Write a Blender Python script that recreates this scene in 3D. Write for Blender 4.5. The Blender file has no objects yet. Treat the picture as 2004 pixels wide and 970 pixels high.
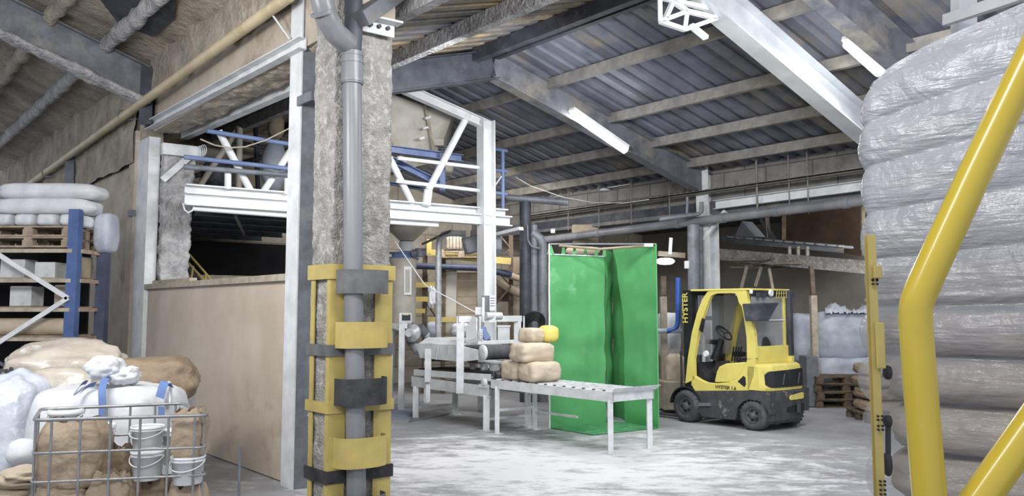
import bpy, bmesh, math, random
from mathutils import Vector, Matrix, noise, Quaternion
R = random.Random(7)
V3 = Vector
# ---------------------------------------------------------------- camera
CAMH = 1.85; F = 1500.0; PITCH = math.atan(0.08)
scn = bpy.context.scene
COL = scn.collection
cam_d = bpy.data.cameras.new('camera'); cam = bpy.data.objects.new('camera', cam_d); COL.objects.link(cam)
cam.location = (0, 0, CAMH); cam.rotation_euler = (math.pi/2 + PITCH, 0, 0)
cam_d.sensor_fit = 'HORIZONTAL'; cam_d.sensor_width = 36; cam_d.lens = F/2004*36
cam_d.clip_start = 0.05; cam_d.clip_end = 300
scn.camera = cam
scn.view_settings.view_transform = 'Standard'; scn.view_settings.look = 'None'
scn.view_settings.gamma = 1; scn.view_settings.use_curve_mapping = False
scn.view_settings.exposure = 0.0
# ---------------------------------------------------------------- world
w = bpy.data.worlds.new('world'); scn.world = w; w.use_nodes = True
bgn = w.node_tree.nodes['Background']; bgn.inputs[0].default_value = (0.80, 0.85, 0.95, 1); bgn.inputs[1].default_value = 0.85
def area(name, loc, size, sizey, energy, target, color=(1, 1, 1)):
    l = bpy.data.lights.new(name, 'AREA'); l.shape = 'RECTANGLE'; l.size = size; l.size_y = sizey
    l.energy = energy; l.color = color
    o = bpy.data.objects.new(name, l); COL.objects.link(o); o.location = loc
    o.rotation_euler = (V3(target)-V3(loc)).to_track_quat('-Z', 'Y').to_euler()
    return o
# added fill lights without fixtures, high in the hall, left bay and lean-to
area('fill_light', (1.0, 5.6, 4.9), 2.4, 0.5, 170, (-0.5, 14.0, 1.6), (1.0, 0.99, 0.97))
area('fill_light', (3.6, 7.6, 4.6), 2.4, 0.4, 120, (4.2, 14.0, 1.8), (0.97, 0.98, 1.0))
area('fill_light', (0.4, 9.6, 4.7), 2.4, 0.4, 150, (-1.2, 13.2, 2.9), (0.97, 0.98, 1.0))
area('fill_light', (-1.0, 0.5, 4.6), 2.4, 0.8, 150, (-1.5, 9.0, 2.2), (1.0, 0.97, 0.93))
area('fill_light', (-4.0, 4.6, 4.0), 2.2, 0.6, 200, (-5.2, 10.0, 2.6), (1.0, 0.975, 0.945))
area('fill_light', (-0.8, 16.2, 4.3), 2.4, 0.6, 110, (-0.6, 19.5, 0.6), (1.0, 0.97, 0.93))
area('fill_light', (6.4, 13.9, 3.6), 1.6, 0.6, 40, (6.6, 16.0, 0.0), (1.0, 0.95, 0.90))
area('fill_light', (8.6, 15.4, 3.7), 2.0, 0.6, 80, (8.4, 20.0, 1.8), (1.0, 0.97, 0.93))
area('fill_light', (-2.2, 16.0, 6.2), 2.4, 0.6, 90, (-2.6, 13.5, 3.5), (1.0, 0.96, 0.90))
# ---------------------------------------------------------------- measuring helpers
CP, SP = math.cos(PITCH), math.sin(PITCH)
def ray(px, py):
    a = (px-1002)/F; b = (485-py)/F
    return V3((a, CP-b*SP, SP+b*CP))
def P(px, py, Y):
    r = ray(px, py); return V3((r.x*Y/r.y, Y, CAMH + r.z*Y/r.y))
def G(px, py, z=0.0):
    r = ray(px, py); k = (z-CAMH)/r.z; return V3((r.x*k, r.y*k, z))
def VP(px, py, p0, d):           # where a sight line meets the vertical plane through p0 along d
    r = ray(px, py); nx, ny = -d[1], d[0]
    k = (p0[0]*nx+p0[1]*ny)/(r.x*nx+r.y*ny)
    return V3((r.x*k, r.y*k, CAMH+r.z*k))
def PLN(px, py, p0, n):
    r = ray(px, py); c = V3((0, 0, CAMH)); k = (V3(p0)-c).dot(n)/r.dot(n); return c+r*k
u = V3((-1352, 1500, 0)).normalized()      # along the walls, away to the left
v = V3((2138, 1500, 0)).normalized()       # across the hall, away to the right
Z = V3((0, 0, 1))
# ---------------------------------------------------------------- materials
def lin(h):
    h = h.lstrip('#'); c = [int(h[i:i+2], 16)/255 for i in (0, 2, 4)]
    return tuple(x/12.92 if x <= 0.04045 else ((x+0.055)/1.055)**2.4 for x in c)+(1,)
def mat(name, c1, c2=None, scale=4.0, rough=0.7, metal=0.0, bump=0.0, bscale=30.0, detail=6, spec=0.4, mixlo=0.38, mixhi=0.64, stretch=None, c3=None, s3=1.2, lo3=0.55, hi3=0.7, coat=0, bdist=0.02):
    m = bpy.data.materials.new(name); m.use_nodes = True; nt = m.node_tree; N = nt.nodes; L = nt.links
    b = N['Principled BSDF']; b.inputs['Roughness'].default_value = rough; b.inputs['Metallic'].default_value = metal
    b.inputs['Specular IOR Level'].default_value = spec; b.inputs['Coat Weight'].default_value = coat
    tc = N.new('ShaderNodeTexCoord'); mp = N.new('ShaderNodeMapping'); L.new(tc.outputs['Object'], mp.inputs[0])
    if stretch: mp.inputs['Scale'].default_value = stretch
    if c2:
        n = N.new('ShaderNodeTexNoise'); n.inputs['Scale'].default_value = scale; n.inputs['Detail'].default_value = detail; n.inputs['Roughness'].default_value = 0.62
        L.new(mp.outputs[0], n.inputs['Vector'])
        mr = N.new('ShaderNodeMapRange'); mr.inputs[1].default_value = mixlo; mr.inputs[2].default_value = mixhi; L.new(n.outputs['Fac'], mr.inputs[0])
        mx = N.new('ShaderNodeMix'); mx.data_type = 'RGBA'; mx.inputs[6].default_value = lin(c1); mx.inputs[7].default_value = lin(c2)
        L.new(mr.outputs[0], mx.inputs[0]); out = mx.outputs[2]
        if c3:
            n3 = N.new('ShaderNodeTexNoise'); n3.inputs['Scale'].default_value = s3; n3.inputs['Detail'].default_value = 8; n3.inputs['Roughness'].default_value = 0.7
            L.new(mp.outputs[0], n3.inputs['Vector'])
            m3 = N.new('ShaderNodeMapRange'); m3.inputs[1].default_value = lo3; m3.inputs[2].default_value = hi3; L.new(n3.outputs['Fac'], m3.inputs[0])
            x3 = N.new('ShaderNodeMix'); x3.data_type = 'RGBA'; x3.inputs[7].default_value = lin(c3)
            L.new(m3.outputs[0], x3.inputs[0]); L.new(out, x3.inputs[6]); out = x3.outputs[2]
        L.new(out, b.inputs['Base Color'])
    else:
        b.inputs['Base Color'].default_value = lin(c1)
    if bump:
        nb = N.new('ShaderNodeTexNoise'); nb.inputs['Scale'].default_value = bscale; nb.inputs['Detail'].default_value = 5
        L.new(mp.outputs[0], nb.inputs['Vector'])
        bp = N.new('ShaderNodeBump'); bp.inputs['Strength'].default_value = bump; bp.inputs['Distance'].default_value = bdist
        L.new(nb.outputs['Fac'], bp.inputs['Height']); L.new(bp.outputs[0], b.inputs['Normal'])
    return m
def emis(name, col, st):
    m = bpy.data.materials.new(name); m.use_nodes = True; b = m.node_tree.nodes['Principled BSDF']
    b.inputs['Base Color'].default_value = lin(col); b.inputs['Emission Color'].default_value = lin(col); b.inputs['Emission Strength'].default_value = st
    return m
M = {}
M['white'] = mat('white_paint', '#dcdfe2', '#c2c6c9', 3, .5, 0, .05, c3='#8f8d88', lo3=.6, hi3=.72)
M['mwhite'] = mat('mezzanine_white', '#e6e8ea', '#cfd2d4', 2, .45, 0, .04)
M['machine'] = mat('machine_grey_white', '#d6d9dc', '#bfc2c4', 5, .5, 0, .06, c3='#8a867e', lo3=.6, hi3=.75, s3=3)
M['steelgrey'] = mat('grey_steel', '#7d828a', '#64686f', 4, .5, .1, .05, c3='#9c988f', lo3=.55, hi3=.7)
M['darksteel'] = mat('dark_steel', '#4b4f58', '#35383f', 3, .55, .1, .06, c3='#77757a', lo3=.55, hi3=.75)
M['rafter'] = mat('rafter_grey', '#70727a', '#53555c', 2.5, .6, .1, .08, c3='#8d887f', lo3=.5, hi3=.68)
M['purlin'] = mat('purlin_grey', '#8a8783', '#6c6a68', 3, .65, .05, .06, c3='#a29a8c', lo3=.5, hi3=.7)
M['wrafter'] = mat('white_rafter', '#c6cace', '#b0b5bb', 2, .35, .2, .03)
M['concrete'] = mat('rough_concrete', '#a3a19e', '#84827f', 6, .95, 0, 1.0, 42, c3='#bcbab6', s3=14, lo3=.5, hi3=.64, bdist=.03)
M['plaster'] = mat('beige_plaster', '#bcb2a5', '#a59a8b', 1.6, .9, 0, .25, 12, c3='#857a6c', lo3=.56, hi3=.7, s3=.9)
M['foam'] = mat('sprayed_foam', '#aca396', '#8a8175', 2.2, .95, 0, .8, 14, c3='#bbb1a3', lo3=.52, hi3=.66, s3=1.4, bdist=.05)
M['foamgrey'] = mat('grey_sprayed_foam', '#bab9ba', '#8f8e90', 5, .9, 0, 1.0, 18, c3='#c4c3c4', s3=6, bdist=.05)
M['ply'] = mat('plywood_sheet', '#c5b9aa', '#b5a898', 1.2, .6, 0, .03, c3='#958069', lo3=.58, hi3=.75, s3=.8)
M['plycap'] = mat('batten', '#b3aa9b', '#978d7d', 6, .8, 0, .1)
M['filmbag'] = mat('sack_inside_film', '#a3937f', '#8e7f6c', 3, .7, 0, .4, 8, bdist=.03)
M['wood'] = mat('pallet_wood', '#aa9a87', '#86786a', 5, .85, 0, .3, 40)
M['dkwood'] = mat('old_pallet_wood', '#6f6154', '#4c4239', 6, .9, 0, .3, 40)
M['yellow'] = mat('guard_yellow', '#bfad66', '#ad9c62', 3, .45, 0, .03, c3='#a4935f', lo3=.6, hi3=.75, s3=4)
M['ypipe'] = mat('barrier_yellow', '#cfb63c', '#c8ad38', 3, .25, 0, .0, spec=.5, coat=.3)
M['lift_y'] = mat('truck_yellow', '#dccf72', '#d0c168', 3, .4, 0, .02, c3='#b19c45', lo3=.62, hi3=.75, s3=5)
M['lift_g'] = mat('truck_charcoal', '#4a4a4d', '#323335', 5, .7, 0, .1, c3='#7c7a77', lo3=.56, hi3=.66, s3=5)
M['black'] = mat('black_plastic', '#1e1f22', '#2a2b2e', 5, .5, 0, .05)
M['rubber'] = mat('worn_rubber', '#3e3f42', '#55565a', 6, .85, 0, .1)
M['rim'] = mat('wheel_rim', '#66666a', '#4d4d50', 6, .6, .2, .05)
M['band'] = mat('dusty_black_band', '#2b2b2e', '#45464a', 4, .6, 0, .05, c3='#6b6c70', lo3=.6, hi3=.8, s3=3)
M['bandgrey'] = mat('dusty_grey_band', '#6d6e71', '#55565a', 5, .7, 0, .05)
M['pvc'] = mat('grey_pvc', '#83858a', '#6b6d73', 2, .35, 0, .02, stretch=(1, 1, .25), c3='#96938f', lo3=.58, hi3=.72)
M['duct'] = mat('galvanised_duct', '#c4c6c9', '#a6a8ab', 8, .35, .15, .03)
M['blue'] = mat('rack_blue', '#4d6494', '#40547f', 4, .5, 0, .05, c3='#5f6f92', lo3=.6, hi3=.8)
M['dkblue'] = mat('dark_blue_steel', '#4a5268', '#3a4055', 4, .6, 0, .05)
M['mblue'] = mat('mezzanine_blue', '#7485ab', '#64759a', 3, .5, 0, .03, c3='#8a93ab', lo3=.6, hi3=.75)
M['bpipe'] = mat('blue_pipe', '#3a62b4', '#2f55a0', 3, .4)
M['brownbag'] = mat('kraft_paper', '#ae9d88', '#998872', 3, .75, 0, .8, 6, c3='#c3b39d', s3=2, bdist=.05)
M['tanbag'] = mat('tan_paper', '#c2b5a2', '#b2a48f', 3, .65, 0, .45, 5, bdist=.05)
M['dkbag'] = mat('brown_sack', '#8f7e6a', '#7a6a58', 3, .7, 0, .8, 5, bdist=.07, c3='#988774', s3=4)
M['clearbag'] = mat('plastic_wrapped_sack', '#b9b2a8', '#a39b8f', 3, .25, 0, .6, 6, spec=.6, c3='#dcdcdc', lo3=.56, hi3=.66, s3=3, bdist=.03)
M['whitebag'] = mat('woven_white_bag', '#d3d6da', '#bfc2c7', 3, .6, 0, .5, 5, bdist=.03)
M['bluebag'] = mat('bluish_woven_bag', '#b4bac6', '#9aa1b0', 2.5, .7, 0, .5, 5, bdist=.03)
M['strap'] = mat('blue_strap', '#6a83b5', '#5a73a5', 5, .7)
M['pail'] = mat('white_pail', '#e0e3e5', '#d2d5d8', 5, .35)
M['green'] = mat('green_screen_cloth', '#5a9f66', '#50935c', 1.6, .75, 0, .12, 3, spec=.2, bdist=.03, c3='#79b384', lo3=.6, hi3=.75, s3=1.3)
M['greenfl'] = mat('green_floor_sheet', '#4f8f63', '#3d7c50', 4, .5, 0, .05, c3='#7fa58b', lo3=.55, hi3=.7, s3=6)
M['tube'] = emis('lamp_tube', '#ffffff', 20)
M['tubeoff'] = mat('unlit_tube', '#dedfe0', None, rough=.3)
M['dark'] = mat('gloom_black', '#1a1a1e', '#26262b', 2, .9)  # near-black that stands in for deep shade behind the rack and below the mezzanine
M['hopper'] = mat('hopper_cream', '#bdb8ae', '#a9a398', 3, .5, 0, .03, c3='#8d8578', lo3=.6, hi3=.75)
M['block'] = mat('block_tan', '#ab9d89', '#908370', 2, .9, 0, .2)
M['glassy'] = mat('screen', '#39414a', None, rough=.15)
M['chrome'] = mat('cage_steel', '#a6a8ab', '#8b8d90', 10, .35, .5, .02)
# ---------------------------------------------------------------- mesh builder
class MB:
    def __init__(s): s.v = []; s.f = []; s.sm = []
    def add(s, vs, fs, smooth=False):
        o = len(s.v); s.v += [V3(a) for a in vs]; s.f += [tuple(i+o for i in f) for f in fs]; s.sm += [smooth]*len(fs); return s
    def hexa(s, b, t):
        return s.add(list(b)+list(t), [(3, 2, 1, 0), (4, 5, 6, 7), (0, 1, 5, 4), (1, 2, 6, 5), (2, 3, 7, 6), (3, 0, 4, 7)])
    def box(s, c, sx, sy, sz, ax=None, ay=None, az=None):
        c = V3(c); ax = V3(ax or (1, 0, 0)); ay = V3(ay or (0, 1, 0)); az = V3(az or (0, 0, 1)); ax, ay, az = ax*sx/2, ay*sy/2, az*sz/2
        return s.hexa([c-ax-ay-az, c+ax-ay-az, c+ax+ay-az, c-ax+ay-az], [c-ax-ay+az, c+ax-ay+az, c+ax+ay+az, c-ax+ay+az])
    def frame(s, p0, p1, up=None):
        d = (V3(p1)-V3(p0)).normalized(); up = V3(up or (0, 0, 1))
        if abs(d.dot(up)) > .97: up = V3((0, 1, 0)) if abs(d.y) < .9 else V3((1, 0, 0))
        sd = d.cross(up).normalized(); return d, sd, sd.cross(d).normalized()
    def beam(s, p0, p1, w, h, up=None):
        p0, p1 = V3(p0), V3(p1); d, sd, n = s.frame(p0, p1, up); a, b = sd*w/2, n*h/2
        return s.hexa([p0-a-b, p0+a-b, p0+a+b, p0-a+b], [p1-a-b, p1+a-b, p1+a+b, p1-a+b])
    def prof(s, p0, p1, pts, up=None, smooth=False):       # extrude a 2-D profile (side, up) from p0 to p1
        p0, p1 = V3(p0), V3(p1); d, sd, n = s.frame(p0, p1, up); k = len(pts)
        vs = [p0+sd*a+n*b for a, b in pts]+[p1+sd*a+n*b for a, b in pts]
        return s.add(vs, [tuple(range(k))[::-1], tuple(range(k, 2*k))]+[(i, (i+1) % k, (i+1) % k+k, i+k) for i in range(k)], smooth)
    def ibeam(s, p0, p1, w, h, t=.014, up=None):
        a, b = w/2, h/2; q = t*.5
        return s.prof(p0, p1, [(-a, -b), (a, -b), (a, -b+t), (q, -b+t), (q, b-t), (a, b-t), (a, b), (-a, b), (-a, b-t), (-q, b-t), (-q, -b+t), (-a, -b+t)], up)
    def chan(s, p0, p1, w, h, t=.01, up=None, flip=1):
        a, b = w/2*flip, h/2; tt = t*flip
        return s.prof(p0, p1, [(-a, -b), (a, -b), (a, -b+t), (-a+tt, -b+t), (-a+tt, b-t), (a, b-t), (a, b), (-a, b)], up)
    def tube(s, pts, r, n=12, cap=True, smooth=True):
        pts = [V3(p) for p in pts]; rs = r if isinstance(r, (list, tuple)) else [r]*len(pts); vs = []; fs = []; prev = None
        for i, p in enumerate(pts):
            d = (pts[min(i+1, len(pts)-1)]-pts[max(i-1, 0)]).normalized()
            if prev is None:
                a = d.orthogonal().normalized()
            else:
                a = (prev-d*prev.dot(d)).normalized()
            prev = a; b = d.cross(a)
            vs += [p+(a*math.cos(2*math.pi*k/n)+b*math.sin(2*math.pi*k/n))*rs[i] for k in range(n)]
        for i in range(len(pts)-1):
            for k in range(n): fs.append((i*n+k, i*n+(k+1) % n, (i+1)*n+(k+1) % n, (i+1)*n+k))
        s.add(vs, fs, smooth)
        if cap: 
            s.add(vs[:n], [tuple(range(n))[::-1]]); s.add(vs[-n:], [tuple(range(n))])
        return s
    def lathe(s, base, prof, n=24, axis=None, smooth=True, cap=True):
        base = V3(base); az = V3(axis or (0, 0, 1)).normalized(); a = az.orthogonal().normalized(); b = az.cross(a); vs = []; fs = []
        for r, h in prof: vs += [base+az*h+(a*math.cos(2*math.pi*k/n)+b*math.sin(2*math.pi*k/n))*r for k in range(n)]
        for i in range(len(prof)-1):
            for k in range(n): fs.append((i*n+k, i*n+(k+1) % n, (i+1)*n+(k+1) % n, (i+1)*n+k))
        s.add(vs, fs, smooth)
        if cap: s.add(vs[:n], [tuple(range(n))[::-1]]); s.add(vs[-n:], [tuple(range(n))])
        return s
    def poly(s, pts, n, t):           # polygon thickened along n
        k = len(pts); pts = [V3(p) for p in pts]; n = V3(n).normalized()*t
        return s.add(pts+[p+n for p in pts], [tuple(range(k))[::-1], tuple(range(k, 2*k))]+[(i, (i+1) % k, (i+1) % k+k, i+k) for i in range(k)])
    def grid(s, fn, nu, nv, smooth=True, closeu=False):
        vs = [fn(i/(nu if closeu else nu-1), j/(nv-1)) for j in range(nv) for i in range(nu)]; fs = []
        for j in range(nv-1):
            for i in range(nu if closeu else nu-1): fs.append((j*nu+i, j*nu+(i+1) % nu, (j+1)*nu+(i+1) % nu, (j+1)*nu+i))
        return s.add(vs, fs, smooth)
    def torus(s, c, R_, r, axis, n=24, m=8, a0=0, a1=2*math.pi, sx=1.0):
        az = V3(axis).normalized(); a = az.orthogonal().normalized(); b = az.cross(a); full = abs(a1-a0-2*math.pi) < 1e-4
        pts = [V3(c)+(a*math.cos(t)*sx+b*math.sin(t))*R_ for t in [a0+(a1-a0)*i/n for i in range(n+1)]]
        return s.tube(pts, r, m, cap=not full)
    def sack(s, c, L, W, H, ax=None, seed=0, e=3.2, rough=.03, n=9, sag=0, zax=None, pinch=.0):
        az = V3(zax or (0, 0, 1)).normalized(); ax = V3(ax or (1, 0, 0)); ax = (ax-az*ax.dot(az)).normalized(); ay = az.cross(ax); c = V3(c); off = V3((seed*7.3, seed*3.1, seed*1.7))
        def pt(q):
            q = V3(q); k = (abs(q.x)**e+abs(q.y)**e+abs(q.z)**(e*.75))**(-1/e)
            q = q*k
            ed = max(abs(q.x), abs(q.y))
            zz = q.z*(1-pinch*ed**4)
            nz = noise.noise(q*1.7+off)*rough*1.6+noise.noise(q*4.3+off)*rough*.7
            m_ = 1+nz
            return c+ax*q.x*L/2*m_+ay*q.y*W/2*m_+az*(zz*H/2*m_-sag*(q.x*q.x+q.y*q.y)*H*.5)
        for (A, B, C) in (((1, 0, 0), (0, 1, 0), (0, 0, 1)), ((0, 1, 0), (1, 0, 0), (0, 0, -1)), ((0, 1, 0), (0, 0, 1), (1, 0, 0)), ((0, 0, 1), (0, 1, 0), (-1, 0, 0)), ((0, 0, 1), (1, 0, 0), (0, 1, 0)), ((1, 0, 0), (0, 0, 1), (0, -1, 0))):
            A, B, C = V3(A), V3(B), V3(C)
            s.grid(lambda i, j: pt(C+A*math.tan((i*2-1)*math.pi/4)+B*math.tan((j*2-1)*math.pi/4)), n, n)
        return s
    def build(s, name, m, parent=None, label=None, cat=None, group=None, kind=None, bevel=0, base=None, weld=False):
        vs = s.v
        me = bpy.data.meshes.new(name)
        if parent is not None:
            inv = WM[parent.name].inverted(); o_loc = None; vs = [inv @ a for a in vs]; O = V3((0, 0, 0))
        else:
            if base is None:
                base = V3(((min(a.x for a in vs)+max(a.x for a in vs))/2, (min(a.y for a in vs)+max(a.y for a in vs))/2, min(a.z for a in vs)))
            O = V3(base); vs = [a-O for a in vs]
        me.from_pydata([tuple(a) for a in vs], [], s.f); me.polygons.foreach_set('use_smooth', s.sm); me.update()
        if weld:
            bm = bmesh.new(); bm.from_mesh(me); bmesh.ops.remove_doubles(bm, verts=bm.verts, dist=.0008); bmesh.ops.recalc_face_normals(bm, faces=bm.faces); bm.to_mesh(me); bm.free()
        else:
            bm = bmesh.new(); bm.from_mesh(me); bmesh.ops.recalc_face_normals(bm, faces=bm.faces); bm.to_mesh(me); bm.free()
        me.materials.append(M[m] if isinstance(m, str) else m)
        o = bpy.data.objects.new(name, me); COL.objects.link(o); o.location = O
        if parent is not None:
            o.parent = parent; WM[o.name] = WM[parent.name].copy()
        else:
            WM[o.name] = Matrix.Translation(O)
        if bevel:
            b = o.modifiers.new('bevel', 'BEVEL'); b.width = bevel; b.segments = 2; b.limit_method = 'ANGLE'; b.angle_limit = math.radians(40)
        if label: o['label'] = label
        if cat: o['category'] = cat
        if group: o['group'] = group
        if kind: o['kind'] = kind
        return o
WM = {}
def thing(name, label, cat, loc=(0, 0, 0), rz=0, group=None):
    o = bpy.data.objects.new(name, None); COL.objects.link(o); o.location = loc; o.rotation_euler = (0, 0, rz); o.empty_display_size = .1
    o['label'] = label; o['category'] = cat
    if group: o['group'] = group
    WM[o.name] = Matrix.Translation(V3(loc)) @ Matrix.Rotation(rz, 4, 'Z')
    return o
def kids(o): return [c for c in COL.objects if c.parent == o]
def dup(o, loc, rz=None, label=None, parent=None):
    c = o.copy(); COL.objects.link(c)
    if parent is None:
        c.location = loc
        if rz is not None: c.rotation_euler = (0, 0, rz)
    else: c.parent = parent
    if label: c['label'] = label
    for k in kids(o): dup(k, None, parent=c)
    return c
def part(name, m, parent, fn, **k):
    b = MB(); fn(b); return b.build(name, m, parent, **k)
def text_mesh(body, size, depth, name, m, parent, org, xa, ya):
    cu = bpy.data.curves.new(name, 'FONT'); cu.body = body; cu.size = size; cu.extrude = depth; cu.align_x = 'LEFT'; cu.align_y = 'BOTTOM'; cu.offset = size*.02
    t = bpy.data.objects.new(name+'_t', cu); COL.objects.link(t)
    me = bpy.data.meshes.new_from_object(t); bpy.data.objects.remove(t)
    xa = V3(xa).normalized(); ya = V3(ya).normalized(); za = xa.cross(ya)
    b = MB(); b.add([V3(org)+xa*q.co.x+ya*q.co.y+za*q.co.z for q in me.vertices], [tuple(p.vertices) for p in me.polygons])
    return b.build(name, m, parent)
# ================================================================ SETTING
W0 = G(553, 948); W0.z = 0
def W(px, py, off=0.0): return VP(px, py, W0+v*off, u)
def tw(px, off=0.0): return (W(px, 600, off)-W0).dot(u)
def Wp(t, z, off=0.0): return V3((W0.x, W0.y, 0))+u*t+v*off+Z*z
C0 = V3((3.85, 15.0, 0))
RS = 0.29                                             # roof slope
def slab(name, pts, n, t, m, **k): return MB().poly(pts, n, t).build(name, m, **k)
# floor with spilled powder
fm = mat('floor_concrete', '#a6a7ab', '#8b8c90', 0.9, .55, 0, .15, 14, mixlo=.35, mixhi=.7, c3='#75757a', s3=.35, lo3=.5, hi3=.72)
def floor_powder(m):
    nt = m.node_tree; N = nt.nodes; L = nt.links; b = N['Principled BSDF']; src = b.inputs['Base Color'].links[0].from_socket
    tc = N.new('ShaderNodeTexCoord')
    mp = N.new('ShaderNodeMapping'); mp.vector_type = 'TEXTURE'; mp.inputs['Location'].default_value = (0.6, 9.3, 0); mp.inputs['Scale'].default_value = (5.2, 3.8, 30)
    L.new(tc.outputs['Object'], mp.inputs[0])
    ln = N.new('ShaderNodeVectorMath'); ln.operation = 'LENGTH'; L.new(mp.outputs[0], ln.inputs[0])
    fall = N.new('ShaderNodeMapRange'); fall.inputs[1].default_value = 0.15; fall.inputs[2].default_value = 1.0; fall.inputs[3].default_value = .23; fall.inputs[4].default_value = -.07; L.new(ln.outputs['Value'], fall.inputs[0])
    st = N.new('ShaderNodeMapping'); st.inputs['Rotation'].default_value = (0, 0, .5); st.inputs['Scale'].default_value = (.8, 1.6, 1); L.new(tc.outputs['Object'], st.inputs[0])
    n = N.new('ShaderNodeTexNoise'); n.inputs['Scale'].default_value = 2.6; n.inputs['Detail'].default_value = 11; n.inputs['Roughness'].default_value = .72; L.new(st.outputs[0], n.inputs['Vector'])
    ad = N.new('ShaderNodeMath'); ad.operation = 'ADD'; L.new(n.outputs['Fac'], ad.inputs[0]); L.new(fall.outputs[0], ad.inputs[1])
    mr = N.new('ShaderNodeMapRange'); mr.inputs[1].default_value = .55; mr.inputs[2].default_value = .70; L.new(ad.outputs[0], mr.inputs[0])
    mx = N.new('ShaderNodeMix'); mx.data_type = 'RGBA'; mx.inputs[7].default_value = lin('#d6d6da'); L.new(mr.outputs[0], mx.inputs[0]); L.new(src, mx.inputs[6])
    n2 = N.new('ShaderNodeTexNoise'); n2.inputs['Scale'].default_value = 5; n2.inputs['Detail'].default_value = 9; n2.inputs['Roughness'].default_value = .75; L.new(st.outputs[0], n2.inputs['Vector'])
    m2 = N.new('ShaderNodeMapRange'); m2.inputs[1].default_value = .62; m2.inputs[2].default_value = .70; L.new(n2.outputs['Fac'], m2.inputs[0])
    x2 = N.new('ShaderNodeMix'); x2.data_type = 'RGBA'; x2.inputs[7].default_value = lin('#6c6c70'); L.new(m2.outputs[0], x2.inputs[0]); L.new(mx.outputs[2], x2.inputs[6])
    L.new(x2.outputs[2], b.inputs['Base Color'])
floor_powder(fm)
b = MB(); b.add([(-26, -3, 0), (22, -3, 0), (22, 34, 0), (-26, 34, 0)], [(0, 1, 2, 3)]); b.build('floor', fm, kind='structure', base=(0, 0, 0))
# --- wall between the camera's bay and the hall: plaster below, sprayed foam above
tB = tw(284); tL = tw(262); tE = tB+14
slab('wall_left', [Wp(tL-.02, 0), Wp(tE, 0), Wp(tE, 4.32), Wp(tL-.02, 4.32)], v, .4, 'plaster', kind='structure')
def rough_wall(b, t0, t1, z0, z1, off, amp, seed=0, th=.4, nx=40, nz=10, ragged=0):
    def fn(i, j):
        t = t0+(t1-t0)*i; z = z0+(z1-z0)*j
        if j == 0 and ragged: z += ragged*noise.noise(V3((t*3, seed, 0)))
        return Wp(t, z, off-amp*.5+amp*noise.noise(V3((t*1.3, z*1.6, seed)))+amp*.5*noise.noise(V3((t*5, z*5, seed))))
    b.grid(fn, nx, nz)
    b.hexa([Wp(t0, z0, off+.05), Wp(t1, z0, off+.05), Wp(t1, z0, off+th), Wp(t0, z0, off+th)], [Wp(t0, z1, off+.05), Wp(t1, z1, off+.05), Wp(t1, z1, off+th), Wp(t0, z1, off+th)])
b = MB(); rough_wall(b, tL+.02, tE, 4.22, 5.9, -.05, .06, 3, ragged=.07, nx=70, nz=14); b.build('wall_left_upper', 'foam', kind='structure')
tN = tw(700)
b = MB(); b.hexa([Wp(tN, 4.68, .0), Wp(tB-.12, 4.62, 0), Wp(tB-.12, 4.62, .35), Wp(tN, 4.68, .35)], [Wp(tN, 5.2, .0), Wp(tB-.12, 5.3, 0), Wp(tB-.12, 5.3, .35), Wp(tN, 5.2, .35)])
b.build('wall_lintel', 'plaster', kind='structure')
b = MB(); rough_wall(b, tN, tB-.1, 5.22, 6.2, -.05, .08, 9, ragged=.15, nx=60, nz=12); b.build('wall_lintel_upper', 'foam', kind='structure')
# --- left bay roof (rises away from the wall towards the camera)
def LR(t, s, dz=0, z0=5.72): return Wp(t, z0+.36*s+dz, -s)
b = MB()
def fn(i, j):
    t = -6+(tE+5)*i; s = -.2+6.5*j
    return LR(t, s, .09*noise.noise(V3((t*.9, s*.9, 2)))+.05*noise.noise(V3((t*3, s*3, 2))))
b.grid(fn, 90, 36); b.build('ceiling_left_bay', 'foam', kind='structure')
# --- hall roof: right slope in corrugated sheet, left slope
RG = C0-v*5.07; ZR = 6.08
def HR(t, s, dz=0): return V3((RG.x, RG.y, 0))+u*t+v*s+Z*(ZR-RS*abs(s)+dz)
def corrugated(name, s0, s1, t0, t1, m, pitch=.30, dep=.07):
    b = MB(); prof = []; t = t0
    while t < t1:
        prof += [(t, 0), (t+pitch*.50, 0), (t+pitch*.62, dep), (t+pitch*.88, dep)]; t += pitch
    vs = []; fs = []
    for (tt, d) in prof: vs += [HR(tt, s0, d), HR(tt, s1, d)]
    for i in range(len(prof)-1): fs.append((2*i, 2*i+1, 2*i+3, 2*i+2))
    b.add(vs, fs); return b.build(name, m, kind='structure')
sheet = mat('roof_sheet', '#7b7f8c', '#5c5f6b', 1.1, .45, .25, .04, c3='#8c8270', s3=.5, lo3=.52, hi3=.68)
corrugated('ceiling', 0.0, 6.4, -13.5, 11, sheet)
corrugated('ceiling_left_slope', 0.0, -4.1, -6, 11, mat('left_roof_sheet', '#6e6c6c', '#555459', 1.5, .7, .1, .1, c3='#9b8a6c', s3=.6, lo3=.5, hi3=.62))
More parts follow.
